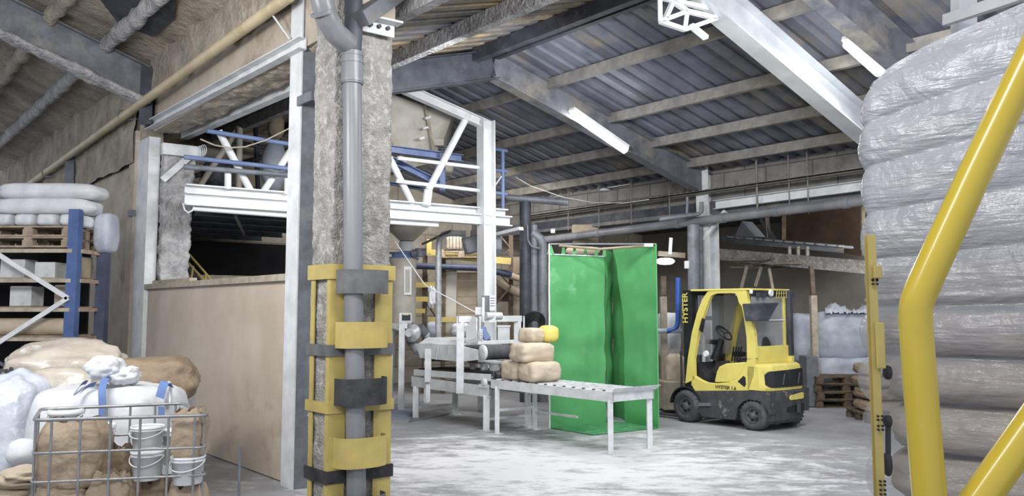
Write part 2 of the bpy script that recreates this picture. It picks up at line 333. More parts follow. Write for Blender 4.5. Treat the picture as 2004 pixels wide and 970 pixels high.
# --- eave band of blocks on the far column line, and what lies beyond
def E(px, py, off=0.0): return VP(px, py, C0+v*off, u)
def Ep(t, z, off=0.0): return C0+u*t+v*off+Z*z
brick = mat('eave_blocks', '#8a8885', '#73716f', 3, .9, 0, .2, c3='#5f5d5c', s3=2, lo3=.55, hi3=.7)
def add_brick(m, rot, sx=.9, sy=.28, dark='#55534f'):
    nt = m.node_tree; N = nt.nodes; L = nt.links; bb = N['Principled BSDF']; src = bb.inputs['Base Color'].links[0].from_socket
    tc = N.new('ShaderNodeTexCoord'); mp = N.new('ShaderNodeMapping'); L.new(tc.outputs['Object'], mp.inputs[0]); mp.inputs['Rotation'].default_value = rot
    sp = N.new('ShaderNodeSeparateXYZ'); L.new(mp.outputs[0], sp.inputs[0]); cb = N.new('ShaderNodeCombineXYZ'); L.new(sp.outputs[0], cb.inputs[0]); L.new(sp.outputs[2], cb.inputs[1])
    br = N.new('ShaderNodeTexBrick'); br.inputs['Scale'].default_value = 1; br.inputs['Brick Width'].default_value = sx; br.inputs['Row Height'].default_value = sy; br.inputs['Mortar Size'].default_value = .012
    L.new(cb.outputs[0], br.inputs['Vector']); mx = N.new('ShaderNodeMix'); mx.data_type = 'RGBA'; mx.inputs[7].default_value = lin(dark)
    L.new(br.outputs['Fac'], mx.inputs[0]); L.new(src, mx.inputs[6]); L.new(mx.outputs[2], bb.inputs['Base Color'])
add_brick(brick, (0, 0, -math.atan2(u.y, u.x)))
slab('wall_eave_band', [Ep(-6, 3.95, .1), Ep(9, 3.95, .1), Ep(9, 4.62, .1), Ep(-6, 4.62, .1)], v, .3, brick, kind='structure')
slab('trim_eave_beam', [Ep(-6, 3.72, .06), Ep(9, 3.72, .06), Ep(9, 3.97, .06), Ep(-6, 3.97, .06)], v, .4, 'rafter', kind='structure')
# far walls
farp = mat('far_wall_grey', '#8d8983', '#7a766f', 1.2, .9, 0, .1, c3='#9c968d', lo3=.55, hi3=.7)
slab('wall_far_right', [Ep(-10, 0, 6.5), Ep(12, 0, 6.5), Ep(12, 5.4, 6.5), Ep(-10, 5.4, 6.5)], v, .3, farp, kind='structure')
BK = C0+u*7.5
blocks = mat('far_block_wall', '#b9b1a4', '#a1978a', 1.5, .9, 0, .1, c3='#c8bfb1', lo3=.55, hi3=.7)
add_brick(blocks, (0, 0, -math.atan2(v.y, v.x)), 1.6, .42, '#85786a')
slab('wall_back', [BK-v*9.0, BK+v*8, BK+v*8+Z*6.4, BK-v*9.0+Z*6.4], u, .3, blocks, kind='structure')
# ceiling of the lean-to beyond the column line
slab('ceiling_lean_to', [Ep(-10, 4.75, .0), Ep(8, 4.75, .0), Ep(8, 4.2, 6.6), Ep(-10, 4.2, 6.6)], Z, .15, mat('lean_to_deck', '#4c4640', '#38332f', 2, .9, 0, .3), kind='structure')
# ================================================================ BIG STEEL
def beamobj(name, m, label, cat, fn, group=None, bevel=0, **k):
    b = MB(); fn(b); return b.build(name, m, None, label, cat, group, bevel=bevel, **k)
# rafters of the hall (parallel, at offsets along u)
def rafter(t, label, m='rafter', h=.46, w_=.22, s1=5.1, left=True, z=-.08):
    r = thing('rafter', label, 'roof beam', tuple(HR(t, s1, -h)), 0, 'roof rafters')
    b = MB(); c = [HR(t, .0, z-h/2), HR(t, s1, z-h/2)]
    b.ibeam(c[0], c[1], w_, h); b.build('right_arm', m, r)
    if left:
        b = MB(); b.ibeam(HR(t, 0, z-h/2), HR(t, -2.9, z-h/2), w_, h); b.build('left_arm', 'darksteel' if m == 'rafter' else m, r)
    return r
rafter(0, 'grey steel roof rafter from the ridge to the far white column, strip light under it')
t2 = (PLN(1567, 111, HR(0, 0), (HR(0, 1)-HR(0, 0)).cross(u)) - HR(0, 0)).dot(u)
t3 = (PLN(1700, 55, HR(0, 0), (HR(0, 1)-HR(0, 0)).cross(u)) - HR(0, 0)).dot(u)
print('T2', t2, 'T3', t3)
rafter(t3, 'grey steel roof rafter at the top right, short bright strip light beside it', left=False, s1=6.0)
# white box beam hung below the roof
wb = thing('white_girder', 'bright white sloping steel girder crossing under the roof at the upper right', 'roof beam', tuple(HR(t2, 5, -1)))
nrm = (HR(0, 1)-HR(0, 0)).cross(u)
q0 = P(1398, 8, 7.6)
def GD(px, py): return VP(px, py, HR(t2, 0), v)
b = MB(); b.ibeam(GD(1366, -30), GD(1703, 257), .26, .42, .02); b.build('girder_beam', 'wrafter', wb)
b = MB(); b.beam(GD(1696, 268), GD(1722, 318), .10, .06); b.build('corner_brace', 'mwhite', wb)
# bracket frame on the girder
def fbeams(b, pts, w_=.05, h=.05):
    for a, c in pts: b.beam(a, c, w_, h)
bk = thing('lattice_bracket', 'small white lattice bracket hanging from the white girder at the top', 'bracket', tuple(GD(1340, 40)))
q = lambda x, y, o=0: VP(x, y, HR(t2, 0)+u*o, v)
b = MB(); fbeams(b, [(q(1292, 42), q(1340, 58)), (q(1340, 58), q(1402, 36)), (q(1292, 42), q(1345, 22)), (q(1345, 22), q(1402, 36)), (q(1292, 42), q(1291, -8)), (q(1345, 22), q(1302, -8)), (q(1291, -5), q(1402, 20)), (q(1302, 36), q(1322, -8)), (q(1340, 58), q(1345, 22))]); b.build('lattice', 'mwhite', bk)
b = MB(); b.beam(q(1352, 50), q(1382, 74), .07, .05); b.build('foot', 'mwhite', bk)
# purlins
def on_roof(px, py): return PLN(px, py, HR(0, 0), nrm)
plab = {0: 'nearest the ridge', 1: 'second down from the ridge', 2: 'third down from the ridge', 3: 'fourth down from the ridge', 4: 'lowest, next to the eave'}
for i, (px, py) in enumerate(((1000, 78), (1090, 146), (1200, 219), (1287, 267), (1348, 310))):
    s = (on_roof(px, py)-HR(0, 0)).dot(v)
    print('purlin', i, s)
    b = MB(); b.chan(HR(-13, s, -.10), HR(7.3, s, -.10), .09, .17, .012); b.build('purlin', 'darksteel' if i == 0 else 'purlin', None, 'long grey roof purlin on the right slope, '+plab[i], 'purlin', 'purlins of the right roof slope')
for i, s in enumerate((-.35, -2.0, -3.6)):
    b = MB(); b.chan(HR(-6, s, -.12), HR(7.3, s, -.12), .12, .20, .014)
    b.build('purlin', 'foamgrey' if i else 'darksteel', None, 'foam-crusted roof purlin on the left slope, '+('beside the ridge', 'halfway down', 'beside the valley')[i], 'purlin', 'purlins of the left roof slope')
# the far white column (two flanges)
col = thing('steel_column', 'white steel column behind the yellow forklift, carrying the grey rafter', 'column', tuple(C0))
b = MB(); b.ibeam(C0, C0+Z*4.72, .30, .30, .022, up=v); b.build('shaft', 'white', col)
b = MB(); b.beam(Ep(-.02, 3.2, -.15), Ep(-.52, 3.72, -.15), .07, .07); b.build('knee_brace', 'white', col)
b = MB(); b.box(C0+Z*.02, .5, .5, .04); b.build('base_plate', 'steelgrey', col)
# long runs along the far column line
def run(name, m, label, cat, a, c, **k):
    b = MB(); k2 = dict(k); kind = k2.pop('shape', 'chan'); w_ = k2.pop('w', .1); h = k2.pop('h', .2)
    if kind == 'tube': b.tube([a, c], w_, 16)
    elif kind == 'i': b.ibeam(a, c, w_, h)
    elif kind == 'box': b.beam(a, c, w_, h)
    else: b.chan(a, c, w_, h)
    return b.build(name, m, None, label, cat)
O = C0-v*.32
def EO(px, py, o=-.32): return VP(px, py, C0+v*o, u)
pp = thing('overhead_pipe', 'long grey plastic pipe running level in front of the far columns', 'pipe', tuple(EO(1040, 471)))
a, c = EO(1042, 472), EO(1760, 384)
b = MB(); b.tube([a, c], .085, 20); b.build('pipe_run', 'pvc', pp)
for k in (.25, .5, .62, .75, .9):
    q_ = a.lerp(c, k); b = MB(); b.tube([q_-(c-a).normalized()*.05, q_+(c-a).normalized()*.05], .097, 20); b.build('pipe_joint', 'pvc', pp)
run('steel_channel', 'white', 'whitish horizontal steel channel to the right of the far column above the grey pipe', 'beam', EO(1398, 401, -.1), EO(1760, 354, -.1), w=.1, h=.17)
run('steel_channel', 'darksteel', 'dark horizontal channel left of the far column under the cable tray', 'beam', EO(1372, 405, .1), EO(1050, 443, .1), w=.12, h=.16)
tr = thing('cable_tray', 'thin perforated cable tray running along the whole eave', 'cable tray', tuple(EO(1030, 423)))
a, c = EO(1020, 426, -.25), EO(1760, 322, -.25)
b = MB(); b.chan(a, c, .18, .05, .008); b.build('tray', 'purlin', tr)
b = MB()
L_ = (c-a).length; dd = (c-a).normalized()
for i in range(60): b.beam(a+dd*(L_*i/60)+Z*.03, a+dd*(L_*i/60+.05)+Z*.03, .2, .012)
b.build('rungs', 'purlin', tr, kind='stuff')
for i, px in enumerate((1112, 1172, 1235, 1310, 1482, 1545, 1582, 1697)):
    p = EO(px, 400, -.25)
    b = MB(); b.tube([V3((p.x, p.y, 3.65 if i < 4 else 3.5)), V3((p.x, p.y, 4.75))], .012 if i != 4 else .02, 6)
    b.build('hanger_rod', 'purlin', None, None, 'rod', 'thin steel rods hanging from the roof to the cable tray')['label'] = 'thin roof rod holding the cable tray, ' + ('leftmost, above the green booth', 'second from left', 'third from left', 'just left of the far white column', 'first right of the far white column', 'second right of the far white column', 'third right of the far white column', 'rightmost, beside the wrapped stack')[i]
b = MB(); b.tube([EO(990, 335, -1.2)] + [EO(x, y, -.8) for x, y in ((1040, 364), (1100, 385), (1160, 396), (1220, 397), (1270, 390))], .009, 6); b.build('slack_cable', 'white', None, 'thin pale cable sagging from the mezzanine rail to the cable tray', 'cable')
# round ceiling lamp unlit with a rod
dl = thing('dome_lamp', 'small round unlit lamp on a thin arm under the roof left of the far column', 'lamp', tuple(EO(1183, 372, .2)))
b = MB(); b.lathe(EO(1183, 374, .0), [(.02, .08), (.06, .07), (.14, 0.02), (.14, 0)], 20); b.build('lamp_dome', 'white', dl)
b = MB(); b.tube([EO(1190, 367, .0), EO(1232, 360, .0)], .014, 8); b.build('lamp_arm', 'white', dl)
# --- strip lamps that are on
def strip(p0, p1, label, r=.075):
    p0, p1 = V3(p0), V3(p1); d = (p1-p0).normalized()
    t = thing('strip_light', label, 'lamp', tuple(p0), 0, 'lit fluorescent strip lights under the roof')
    b = MB(); b.beam(p0+Z*.06-d*.03, p1+Z*.06+d*.03, .14, .06); b.build('housing', 'mwhite', t)
    b = MB(); b.tube([p0, p1], r, 12); b.build('tube', 'tube', t)
    l = bpy.data.lights.new('strip_glow', 'AREA'); l.shape = 'RECTANGLE'; l.size = (p1-p0).length; l.size_y = .12; l.energy = 95
    o = bpy.data.objects.new('strip_glow', l); COL.objects.link(o); mid = (p0+p1)/2-Z*.08
    zx = -Z; xx = d; yy = zx.cross(xx); mm = Matrix((xx, yy, Z*1.0)).transposed(); mm = Matrix((xx, (Z.cross(xx)).normalized(), xx.cross(Z.cross(xx)).normalized())).transposed()
    o.matrix_world = Matrix.Translation(mid) @ mm.to_4x4()
    return t
def R1(px, py, o=0): return VP(px, py, RG+u*o, v)
strip(R1(1121, 222, -.16), R1(1224, 293, -.16), 'lit fluorescent strip light fixed to the grey rafter in the middle of the roof')
q1 = VP(1664, 88, HR(t3, 0), v); q2 = VP(1700, 126, HR(t3, 0), v)
strip(VP(1660, 84, HR(t3, 0)+u*.3, v), VP(1722, 140, HR(t3, 0)+u*.3, v), 'lit fluorescent strip light at the right, partly behind the wrapped sacks')
# the mezzanine is brightened by the added fill lights, no lamps stand here
# ================================================================ DOORWAY STEEL AND PARTITION
def ubox(b, t0, t1, z0, z1, o0, o1):
    return b.hexa([Wp(t0, z0, o0), Wp(t1, z0, o0), Wp(t1, z0, o1), Wp(t0, z0, o1)], [Wp(t0, z1, o0), Wp(t1, z1, o0), Wp(t1, z1, o1), Wp(t0, z1, o1)])
tA = tw(585)
d = thing('steel_post', 'tall pale steel post at the near end of the plywood partition, beside the guarded column', 'post', tuple(Wp(tA, 0)))
b = MB(); ubox(b, tA, tA+.27, 0, 6.0, -.03, -.015); b.build('front_flange', 'white', d)
b = MB(); ubox(b, tA-.005, tA+.012, 0, 6.0, -.015, .20); ubox(b, tA+.24, tA+.27, 0, 6.0, -.015, .2); b.build('web', 'steelgrey', d)  # grey colour stands in for shade on this side of the pale post
b = MB(); ubox(b, tA-.30, tA+.03, 4.02, 4.12, -.06, -.032); b.build('cross_tie', 'steelgrey', d)
b = MB(); b.tube([Wp(tA+.22, 4.8, -.06), Wp(tA+.44, 5.16, -.2)], .012, 8); b.build('pipe_stay', 'white', d)
d = thing('steel_post', 'pale steel post at the far end of the plywood partition, foam-crusted column behind it', 'post', tuple(Wp(tB, 0)))
b = MB(); ubox(b, tB, tL, 0, 4.56, -.03, -.01); ubox(b, tB-.0, tB+.02, 0, 4.56, -.01, .13); ubox(b, tB, tL, 0, 4.56, .12, .135); b.build('shaft', 'white', d)
b = MB(); ubox(b, tL-.02, tL+.10, 3.35, 3.45, -.12, -.03); b.build('clip', 'steelgrey', d)
b = MB(); ubox(b, tB-.24, tB-.14, 4.26, 4.44, .10, .66); b.build('bracket_arm', 'white', d)
b = MB(); b.beam(Wp(tB-.17, 3.86, .13), Wp(tB-.17, 4.28, .52), .05, .10); b.build('brace', 'white', d)
b = MB(); ubox(b, tL+.0, tL+.30, 0, 4.75, -.07, .0); b.build('trim_1', 'plaster', kind='structure')
# grey steel column stub above
b = MB(); b.ibeam(Wp(tB-.10, 4.70, -.08), Wp(tB-.10, 5.62, -.08), .2, .22, .02); b.build('column_stub', 'darksteel', None, 'dark grey steel stub joining the left bay rafter to the doorway post', 'beam')
# crusted column inside the reveal
b = MB()
def fcol(i, j):
    z = 0+4.3*j; s1 = .54+.10*(z/4.5)**2; cs = [(tB+.05, .16), (tB-.12, .16), (tB-.12, s1), (tB+.3, s1)]
    k = i*3; a = int(min(k, 2.999)); f = k-a; t = cs[a][0]*(1-f)+cs[a+1][0]*f; o = cs[a][1]*(1-f)+cs[a+1][1]*f
    p = Wp(t, z, o); n = noise.noise(p*5)*.03+noise.noise(p*14)*.03
    return p-u*n+v*(n*.8)
b.grid(fcol, 46, 150); b.build('crusted_column', 'foamgrey', None, 'column crusted in grey lumpy sprayed foam just behind the far doorway post', 'column')
# opening head: channel, foam soffit, inner beam
b = MB(); b.chan(W(592, 84, -.06)+Z*0, W(290, 246, -.06), .10, .13, .012, flip=-1); b.build('head_channel', 'white', None, 'pale steel channel along the front lower edge of the doorway lintel', 'beam')
b = MB()
def sof(i, j):
    t = tN+(tB-.15-tN)*i; o = .02+.40*j
    return Wp(t, 4.66-.04*math.sin(j*math.pi)**.6+.05*noise.noise(V3((t*2, o*6, 4)))+.04*noise.noise(V3((t*8, o*9, 4))), o)
b.grid(sof, 110, 14); b.build('foam_soffit', 'foam', None, 'lumpy sprayed foam hanging along the underside of the doorway lintel', 'insulation')
b = MB(); b.beam(W(640, 138, .56), W(362, 262, .56), .12, .17); b.build('inner_beam', 'white', None, 'grey steel beam across the back of the doorway head, below the foam', 'beam')
# plywood partition
pn = thing('partition', 'waist-high plywood partition between the two pale posts, beige and scuffed', 'partition', tuple(Wp(2.5, 0)))
tP0 = tA+.27
for a, c in ((tP0, tP0+1.35), (tP0+1.355, tP0+2.9), (tP0+2.905, tB-.01)):
    b = MB(); ubox(b, a, c, .02, 2.16, .03, .055); b.build('sheet', 'ply', pn)
    b = MB(); ubox(b, a, c, 2.16, 2.235, -.03, .12); b.build('cap_rail', 'plycap', pn)
b = MB(); ubox(b, tB-1.7, tB-.1, 2.235, 2.29, .06, .16); b.build('loose_batten', 'plycap', pn)
b = MB(); ubox(b, tP0, tB, .02, .12, .055, .1); ubox(b, tP0, tB, 1.1, 1.2, .055, .1); b.build('rear_rail', 'plycap', pn)
b = MB(); q_ = G(466, 1010); b.tube([q_, V3((q_.x, q_.y, .62))], .013, 8); b.build('floor_stake', 'steelgrey', None, 'thin steel stake standing on the floor right of the wire cage', 'stake')
# left bay rafter and its ribs
ra = thing('rafter', 'blue-grey steel rafter of the left bay with a foam-crusted lower flange', 'roof beam', tuple(LR(tB, 0, -.6)))
b = MB(); b.ibeam(LR(tB-.1, 0, -.40), LR(tB-.1, 5.2, -.40), .22, .50, .02); b.build('web_and_flanges', 'steelgrey', ra)
b = MB()
def fl(i, j):
    s = .1+5*i; a = j*2*math.pi; p = LR(tB-.1, s, -.70)+u*(math.cos(a)*.17)+Z*(math.sin(a)*.07)
    n = noise.noise(p*4)*.04+noise.noise(p*13)*.02
    return p+u*math.cos(a)*n+Z*math.sin(a)*n
b.grid(fl, 80, 14); b.build('foam_crust', 'foamgrey', ra)
nl = (LR(0, 1)-LR(0, 0)).cross(u)
def on_left(px, py): return PLN(px, py, LR(0, 0), nl)
ribl = ['crossing the dark gap at the top', 'second from the wall', 'third from the wall', 'farthest up the slope']
for i, (px, py) in enumerate(((330, 45), (140, 180), (40, 140), (2, 90))):
    p = on_left(px, py); s = max(.25, (p-LR(0, 0)).dot(-v)); print('rib', s)
    b = MB()
    def rb(i_, j_, s=s):
        t = -2+(tE-1)*i_; a = j_*2*math.pi; p = LR(t, s, -.12)+v*(math.cos(a)*.09)+Z*(math.sin(a)*.13)
        n = noise.noise(p*3)*.05+noise.noise(p*10)*.03
        return p+v*math.cos(a)*n+Z*math.sin(a)*n
    b.grid(rb, 170, 12); b.build('roof_rib', 'foam' if i else 'foamgrey', None, 'foam-covered roof rib of the left bay, '+ribl[i], 'roof rib', 'ribs of the left bay roof')
b = MB(); pts = [on_left(x, y)-Z*.02 for x, y in ((196, -8), (232, 40), (262, 52), (300, 66), (340, 30), (345, -8))]; b.poly(pts, -Z, .03); b.build('roof_gap_sheet', 'darksteel', None, 'dark sheet standing in for the dark opening in the left bay roof', 'sheet')  # dark colour added for the darkness of an open gap
b = MB(); b.beam(W(139, 372, -.12), W(139, 306, -.12), .18, .12); b.build('wall_stub', 'steelgrey', None, 'short grey steel stub standing on the ledge of the foam wall', 'beam')
yp = thing('sloping_pipe', 'long cream-yellow pipe rising diagonally from the far left to the pale near post', 'pipe', tuple(W(45, 370, -.2)))
a = W(30, 380, -.22); c = W(566, -8, -.22)
b = MB(); b.tube([a, c], .066, 18); b.build('pipe_run', mat('cream_pipe', '#c6b899', '#b3a486', 2, .4, 0, .02, c3='#d0c3a2', s3=6), yp)
for px, py in ((90, 343), (240, 228)):
    p = W(px, py-3, -.22); b = MB(); b.torus(p, .075, .012, (c-a).normalized(), 20, 6); b.beam(p-Z*.06, p-Z*.06+v*.2-u*.1, .02, .03); b.build('pipe_clip', 'steelgrey', yp)
b = MB()
for k in range(4): b.torus(Wp(tB-.2, 4.33+.02*k, .62+.03*k), .11-.006*k, .009, v+u*.3, 22, 6)
b.build('cable_coil', 'white', None, 'small coil of pale cable hung at the doorway corner', 'cable')

# ================================================================ GUARDED COLUMN
K0 = P(645, 700, 7.1); K0.z = 0
def Kp(a, o, z): return V3((K0.x, K0.y, 0))+u*a+v*o+Z*z       # a along u (left), o along v (right)
b = MB()
def kc(i, j):
    z = 5.6*j; w1 = .60+.03*j; cs = [(.36, -.0), (.02, -.0), (.02, .025), (.02, w1), (.02, w1+.001), (.4, w1)]
    cs = [(.42, .02), (.03, .02), (.03, .02+w1-.03), (.42, .02+w1-.03)]
    k = i*3; a = int(min(k, 2.999)); f = k-a; t = cs[a][0]*(1-f)+cs[a+1][0]*f; o = cs[a][1]*(1-f)+cs[a+1][1]*f
    p = Kp(t, o, z); n = noise.noise(p*3)*.018+noise.noise(p*11)*.012+noise.noise(p*30)*.007
    ex = 0
    if a == 1 : return p-u*n
    if a == 0: return p-v*n
    return p+v*n
b.grid(kc, 100, 260)
b.build('concrete_column', 'concrete', None, 'thick rough concrete column wrapped in a yellow steel guard, grey pipe down its face', 'column')
gd = thing('column_guard', 'yellow and black banded steel guard bolted round the foot of the concrete column', 'column guard', tuple(Kp(.2, .3, 0)))
GT = 2.25
def kbox(b, a0, a1, o0, o1, z0, z1): return b.hexa([Kp(a0, o0, z0), Kp(a1, o0, z0), Kp(a1, o1, z0), Kp(a0, o1, z0)], [Kp(a0, o0, z1), Kp(a1, o0, z1), Kp(a1, o1, z1), Kp(a0, o1, z1)])
for (a0, a1, o0, o1) in ((-.012, .0, -.012, .155), (-.012, .0, .44, .622), (.29, .36, -.012, .0)):
    b = MB(); kbox(b, a0, a1, o0, o1, 0, GT); 
    if o1 > .6: kbox(b, 0, .12, .61, .622, 0, GT)
    if o0 < 0 and a0 < 0: kbox(b, 0, .05, -.012, 0, 0, GT)
    b.build('corner_plate', 'yellow', gd)
for z0, z1, m in ((2.13, 2.27, 'yellow'), (1.42, 1.525, 'bandgrey'), (.90, 1.0, 'yellow'), (.27, .385, 'band'), (-.0, .06, 'yellow')):
    b = MB(); kbox(b, -.03, -.013, -.03, .64, z0, z1); kbox(b, -.013, .40, -.03, -.013, z0, z1); kbox(b, -.013, .40, .624, .64, z0, z1); b.build('wrap_band', m, gd)
for z0, z1, m in ((1.995, 2.215, 'bandgrey'), (1.495, 1.735, 'yellow'), (.975, 1.22, 'band'), (.42, .69, 'yellow'), (-.02, .16, 'bandgrey')):
    b = MB(); n = 22
    for r0 in (0,):
        vs = []; fs = []
        for i in range(n+1):
            a = math.pi*i/n; o = .265-.235*math.cos(a); dep = .05+.20*math.sin(a)**.55
            for (dr, z) in ((0, z0), (0, z1), (-.012, z1), (-.012, z0)): vs.append(Kp(-(dep+dr), o, max(z, 0)))
        for i in range(n):
            for k in range(4): fs.append((i*4+k, i*4+(k+1) % 4, i*4+4+(k+1) % 4, i*4+4+k))
        fs += [(0, 1, 2, 3), (n*4+3, n*4+2, n*4+1, n*4)]
        b.add(vs, fs, False)
    b.build('hoop', m, gd, label='dusty black hoop' if m == 'band' else None)
dp = thing('drain_pipe', 'grey plastic drain pipe running down the guarded concrete column, joined by an elbow', 'pipe', tuple(Kp(-.12, .3, 0)))
def KP(px, py, y=None): return VP(px, py, Kp(-.11, 0, 0), v) if y is None else VP(px, py, Kp(-.11, 0, 0), v)+V3((0, y-6.95, 0))
b = MB(); b.tube([V3((KP(698, 990).x, KP(698, 990).y, 0)), KP(698, 990), KP(691, 500), KP(689, 155)], .089, 24); b.build('lower_pipe', 'pvc', dp)
b = MB(); b.tube([KP(689, 165), KP(689, 107)], .104, 24); b.tube([KP(689, 162), KP(689, 156)], .11, 24); b.tube([KP(689, 125), KP(689, 118)], .109, 24); b.tube([KP(689, 111), KP(689, 103)], .109, 24); b.build('coupling', 'pvc', dp)
b = MB(); b.tube([KP(689, 110), KP(692, 60), KP(692, -60)], .085, 24); b.build('upper_pipe', 'darksteel', dp)
b = MB(); b.tube([KP(633, -40, 6.72), KP(640, 10, 6.72), KP(649, 50, 6.75), KP(662, 74, 6.82), KP(682, 88, 6.93)], .105, 24); b.build('elbow', 'pvc', dp)
b = MB(); b.tube([KP(643, 40, 6.72), KP(645, 46, 6.73)], .115, 24); b.build('elbow_collar', 'pvc', dp)
bp_ = thing('bolted_plate', 'pale steel bracket plate with bolts near the top of the concrete column', 'bracket', tuple(Kp(-.03, .5, 4.5)))
b = MB(); b.beam(VP(702, 42, Kp(-.05, 0, 0), v), VP(771, 58, Kp(-.05, 0, 0), v), .02, .17); b.beam(VP(702, 30, Kp(-.10, 0, 0), v), VP(783, 48, Kp(-.10, 0, 0), v), .14, .02); b.build('plate', 'white', bp_)
for x, y in ((724, 49), (741, 52), (758, 56)):
    p = VP(x, y, Kp(-.065, 0, 0), v); b = MB(); b.lathe(p, [(.022, 0), (.022, .025)], 6, -u, False); b.build('bolt', 'darksteel', bp_)
b = MB(); b.beam(P(700, 40, 7.0), P(800, -30, 7.6), .22, .14); b.build('head_beam', 'rafter', None, 'grey steel beam meeting the head of the concrete column', 'beam')

# ================================================================ PALLET RACK AT THE LEFT
rk = thing('pallet_rack', 'blue pallet rack on the far left loaded with pallets and sacks', 'rack', tuple(G(140, 875)))
RY = 10.4
def RP(px, py, dy=0): return P(px, py, RY+dy)
def rz(y, Y=RY): return P(140, y, Y).z
fx = RP(141, 600).x; rx = P(199, 600, 10.95).x
for nm, X, Y, zt, m in (('upright', fx, RY, rz(410), 'blue'), ('upright', rx, 10.95, rz(462, 10.95), 'dkblue'), ('upright', fx-2.8, RY, rz(410), 'blue'), ('upright', fx-2.4, 11.2, rz(430), 'dkblue')):
    b = MB(); b.chan(V3((X, Y, 0)), V3((X, Y, zt)), .14, .12, .012, up=(0, 1, 0)); b.build(nm, m, rk)
b = MB(); b.box((rx, 10.95, rz(460, 10.95)), .26, .16, .02); b.build('cap', 'dkblue', rk)
shelfz = [rz(y) for y in (491, 549, 606, 663)]
for z in shelfz:
    b = MB(); b.beam((fx-2.8, RY-.04, z), (fx, RY-.04, z), .05, .05); b.build('beam', 'plycap', rk)
    b = MB(); b.beam((fx+.06, RY+.03, z+.0), (rx-.05, 10.95, z+.0), .05, .05); b.build('side_beam', 'wood', rk)
    b = MB()
    for k in range(5): b.box((fx-1.35, RY+.1+k*.14, z+.035), 2.7, .11, .02)
    b.build('deck_boards', 'wood', rk)
b = MB(); b.beam(RP(-20, 487, -.08), RP(133, 583, -.08), .03, .06); b.beam(RP(133, 583, -.08), RP(-10, 675, -.08), .03, .06); b.build('brace', 'white', rk)
b = MB(); b.box((fx-2.1, 11.35, 1.4), 3.6, .03, 2.6); b.build('shade_backing', 'dark', rk)  # dark backing added in place of the shade behind the shelves
def pallet(loc, rz_, label, m='wood', L=1.2, W_=.8, group=None, name='pallet'):
    t = thing(name, label, 'pallet', loc, rz_, group)
    Mx = WM[t.name]; o = lambda x, y, z: Mx @ V3((x, y, z)); ax = (Mx.to_3x3() @ V3((1, 0, 0))); ay = (Mx.to_3x3() @ V3((0, 1, 0)))
    for y in (-W_/2+.05, 0, W_/2-.05):
        b = MB(); b.box(o(0, y, .011), L, .1, .022, ax, ay)
        b.build('bottom_board', m, t)
    b = MB()
    for y in (-W_/2+.05, 0, W_/2-.05):
        for x in (-L/2+.07, 0, L/2-.07): b = MB(); b.box(o(x, y, .061), .14, .1, .078, ax, ay); b.build('block', m, t)
    for x in (-L/2+.07, 0, L/2-.07): b = MB(); b.box(o(x, 0, .111), .1, W_, .022, ax, ay); b.build('stringer_board', m, t)
    for k in range(5):
        b = MB(); b.box(o(0, -W_/2+.06+k*(W_-.12)/4, .133), L, .1 if k % 2 == 0 else .09, .022, ax, ay); b.build('top_board', m, t)
    return t
z1 = shelfz[0]+.05
pallet((fx-.62, RY+.35, z1), 0, 'upper of two wooden pallets under the white sacks on the blue rack', group='pallets on the blue rack')
pallet((fx-.62, RY+.35, z1+.147), 0, 'lower wooden pallet directly on the top level of the blue rack', group='pallets on the blue rack')
COL.objects['pallet']['label'] = 'lower wooden pallet directly on the top level of the blue rack'; COL.objects['pallet.001']['label'] = 'upper of two wooden pallets under the white sacks on the blue rack'
zp = z1+.147*2
def sackobj(name, m, label, cat, c, L, W_, H, group=None, tie=None, **k):
    b = MB(); b.sack(c, L, W_, H, **k); return b.build(name, m, None, label, cat, group, weld=True)
for i in range(4):
    sackobj('small_sack', 'whitebag', 'small white folded sack in the low row on the rack, '+('leftmost', 'second from left', 'second from right', 'rightmost')[i], 'sack', (fx-1.02+i*.31, RY+.2, zp+.085), .28, .5, .17, 'small white sacks on the rack', seed=i, e=5)
sackobj('long_sack', 'whitebag', 'long white sack lying below the topmost one on the blue rack', 'sack', (fx-.52, RY+.25, zp+.17+.11), 1.35, .6, .23, 'long white sacks on the rack', seed=11, e=4.5)
sackobj('long_sack', 'whitebag', 'topmost long white sack, beside the wall on the blue rack', 'sack', (fx-.46, RY+.25, zp+.17+.22+.10), 1.35, .6, .23, 'long white sacks on the rack', seed=12, e=4.5)
sackobj('grey_sack', 'bluebag', 'grey sack standing at the end of the rack beside the blue upright', 'sack', (RP(167, 450).x, RY+.55, shelfz[0]+.30), .24, .4, .58, seed=4, e=4)
for i, (x, w_, h) in enumerate(((-1.0, .34, .26), (-.55, .28, .22), (-.15, .2, .3))):
    b = MB(); b.box((fx+x, RY+.4, shelfz[1]+.05+h/2), w_, .3, h); b.build('carton', 'white' if i < 2 else 'block', None, 'pale carton on the second level of the blue rack, '+('left', 'middle', 'right')[i], 'box', 'cartons on the blue rack', bevel=.01)
for i, (x, w_, h) in enumerate(((-.9, .30, .28), (-.35, .16, .3))):
    b = MB(); b.box((fx+x, RY+.45, shelfz[2]+.05+h/2), w_, .3, h); b.build('carton', 'white' if i < 1 else 'plycap', None, 'pale carton on the third level of the blue rack, '+('left', 'right')[i], 'box', 'cartons on the blue rack', bevel=.01)
b = MB(); b.tube([(fx-1.6, RY+.2, shelfz[3]+.16), (fx-.08, RY+.2, shelfz[3]+.16)], .12, 20); b.build('tan_roll', 'tanbag', None, 'long tan roll lying on the lowest visible level of the blue rack', 'roll')

